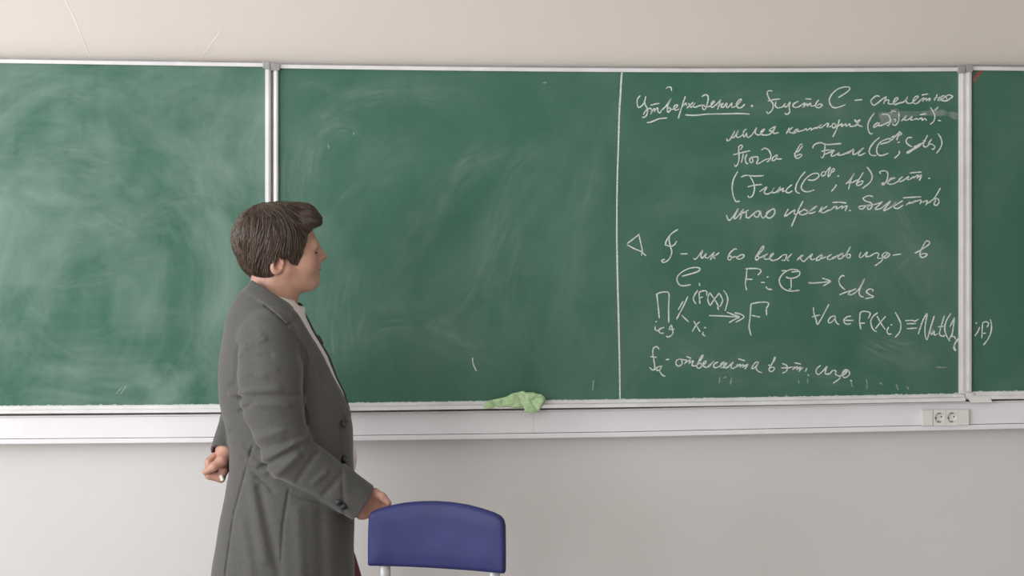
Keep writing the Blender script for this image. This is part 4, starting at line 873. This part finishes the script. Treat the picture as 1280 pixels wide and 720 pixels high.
# ------------------------------------------------------------------ chair
def chair():
    th = math.radians(22); yl = -.785
    p0 = P(463, 690, yl); dx = np.array([math.cos(th), -math.sin(th), 0]); nn = np.array([-math.sin(th), -math.cos(th), 0])   # nn: towards the camera (front of the pad)
    def plane(px, py):
        X = (px - CX) / FPX; V = -(py - HY) / FPX; d = Fw + X * Rr + V * Ur; t = ((p0 - CAM) @ nn) / (d @ nn); q = CAM + t * d
        return (q - p0) @ dx, q[2]
    out = [(462.3, 706), (462.3, 680), (462.8, 655), (463.5, 644), (466, 639), (472, 636.3), (485, 632), (505, 628.3), (525, 626.8), (545, 626.6), (565, 628), (585, 631), (603, 635.3), (618, 639.8), (627, 643.8), (631.5, 648.5), (633.5, 656), (633.8, 680), (633.8, 712), (632.5, 716), (600, 714), (550, 711), (500, 708)]
    pts = [plane(*q) for q in out]; W_ = plane(634, 680)[0]
    root = empty('chair', (p0 + dx * W_ / 2) * np.array([1, 1, 0])); tag(root, 'chair with blue padded backrest and grey metal posts beside the person', 'chair')
    zs = [q[1] for q in pts]; g = Grid(ar(-.03, W_ + .03, .003), ar(min(zs) - .02, max(zs) + .02, .003), ar(-.05, .05, .0025))
    def pad(s, z, n):
        d2 = poly2(s, z, pts); n = n + .018 * (1 - ((s - W_ / 2) / (W_ / 2)) ** 2) - .012
        t = .012 + .006 * np.clip(-d2 / .035, 0, 1) ** .6; r = .011
        q1 = d2 + r; q2 = np.abs(n) - t + r
        return np.minimum(np.maximum(q1, q2), 0) + np.sqrt(np.maximum(q1, 0) ** 2 + np.maximum(q2, 0) ** 2) - r
    g.op(pad, (-9, -9, -9), (9, 9, 9)); V_, Q_ = g.mesh(); V_ = relax(V_, Q_, 2, .5)
    loc = lambda s, z, n=0: p0 * np.array([1, 1, 0]) + dx * s + nn * n + np.array([0, 0, z])
    Wd = p0 * np.array([1, 1, 0]) + V_[:, :1] * dx + V_[:, 2:3] * nn + np.array([0, 0, 1.0]) * V_[:, 1:2]
    vinyl = mat('blue_vinyl', (.030, .034, .125), .5, var=.07, scale=14, bump=.06, bscale=350); vinyl.node_tree.nodes['Principled BSDF'].inputs['Specular IOR Level'].default_value = .22; grey = mat('grey_enamel', (.42, .43, .44), .4, .2)
    surf('backrest', V_, Q_, vinyl, root, Wd)
    sa, sb = plane(481, 714)[0], plane(618, 718)[0]; zb = min(zs)
    for s in (sa, sb):      # rear upright that is back post and rear leg in one
        MB().tube([loc(s, zb + .03, -.002), loc(s, zb - .03, -.002), loc(s, .56, .004), loc(s, .44, .02), loc(s, .30, .02), loc(s, .006, -.05)], .0135, 14, .008).build('rear_leg', grey, root, True)
        MB().tube([loc(s, .43, .385), loc(s, .30, .40), loc(s, .006, .43)], .0125, 14, .010).build('front_leg', grey, root, True)
        MB().tube([loc(s, .43, .03), loc(s, .43, .40)], .011, 12).build('side_rail', grey, root, True)
    for n in (.04, .39): MB().tube([loc(sa, .43, n), loc(sb, .43, n)], .010, 12).build('cross_rail', grey, root, True)
    g = Grid(ar(-.03, W_ + .03, .006), ar(.43, .51, .004), ar(-.01, .47, .006))
    def seat(s, z, n):
        q1 = np.maximum(np.abs(s - W_ / 2) - W_ / 2 + .03, np.abs(n - .23) - .20 + .03); a1 = np.maximum(np.abs(s - W_ / 2) - W_ / 2 + .03, 0); a2 = np.maximum(np.abs(n - .23) - .20 + .03, 0)
        d2 = np.sqrt(a1 ** 2 + a2 ** 2) + np.minimum(q1, 0) - .03; q2 = np.abs(z - .466) - .024 + .012
        q1 = d2 + .012; return np.minimum(np.maximum(q1, q2), 0) + np.sqrt(np.maximum(q1, 0) ** 2 + np.maximum(q2, 0) ** 2) - .012
    g.op(seat, (-9, -9, -9), (9, 9, 9)); V_, Q_ = g.mesh(); V_ = relax(V_, Q_, 2, .5)
    surf('seat', V_, Q_, vinyl, root, p0 * np.array([1, 1, 0]) + V_[:, :1] * dx + V_[:, 2:3] * nn + np.array([0, 0, 1.0]) * V_[:, 1:2])
chair()

# ------------------------------------------------------------------ green cloth on the chalk tray
def cloth():
    global YP
    keep = YP; YP = -.022
    OUT = [(603, 508.5), (605, 504), (613, 500.5), (625, 498), (633, 496), (640, 492), (650, 489.5), (653, 488.5), (656, 490), (666, 490), (676, 492.5), (680.5, 496), (680.5, 501), (677, 506), (675, 511), (674, 515.5), (665, 516), (656, 515), (655.5, 510.8), (645, 509), (632, 508), (618, 509.5), (608, 510)]
    g = Grid(ar(599, 685, .5), ar(485, 520, .5), ar(-22, 18, .6))
    def f(u, v, w):
        uu = u + .9 * wob(u, v, w, 16, 8, 0); vv = v + .7 * wob(u, v, w, 12, 8, 8)
        d2 = poly2(uu, vv, OUT)
        th_ = np.interp(u, [600, 615, 640, 660, 682], [4, 7, 10, 12, 9]) * np.interp(v, [488, 497, 508, 516], [.55, 1, 1.1, .45]); cw = np.interp(v, [488, 500, 509, 512, 520], [2, -1, -4, -11, -11])
        rid = np.abs(wob(u, v, w, 19, 7, 4)) ; rid2 = np.abs(wob(u + 7, v * 1.4, w, 9, 8, 12))
        d3 = np.abs(w - cw) - th_ + 4.2 * (1 - rid) * .8 + 1.2 * (1 - rid2)
        return -smin(-d2, -d3, 3.5)
    g.op(f, (0, 0, -99), (999, 999, 99)); V_, Q_ = g.mesh(); V_ = relax(V_, Q_, 1, .3)
    k = NT('green_cloth'); v = k.coord(); k.col(k.mix(k.ramp(k.noise(v, 90, 4, .6), .35, .65), (.36, .56, .27), (.56, .72, .46))); k.b.inputs['Roughness'].default_value = .95
    k.bump(k.noise(v, 900, 2), .3, .001)
    o = surf('cleaning_cloth', V_, Q_, k.m, None); tag(o, 'crumpled light green cleaning cloth lying on the chalk tray', 'cloth')
    YP = keep
cloth()
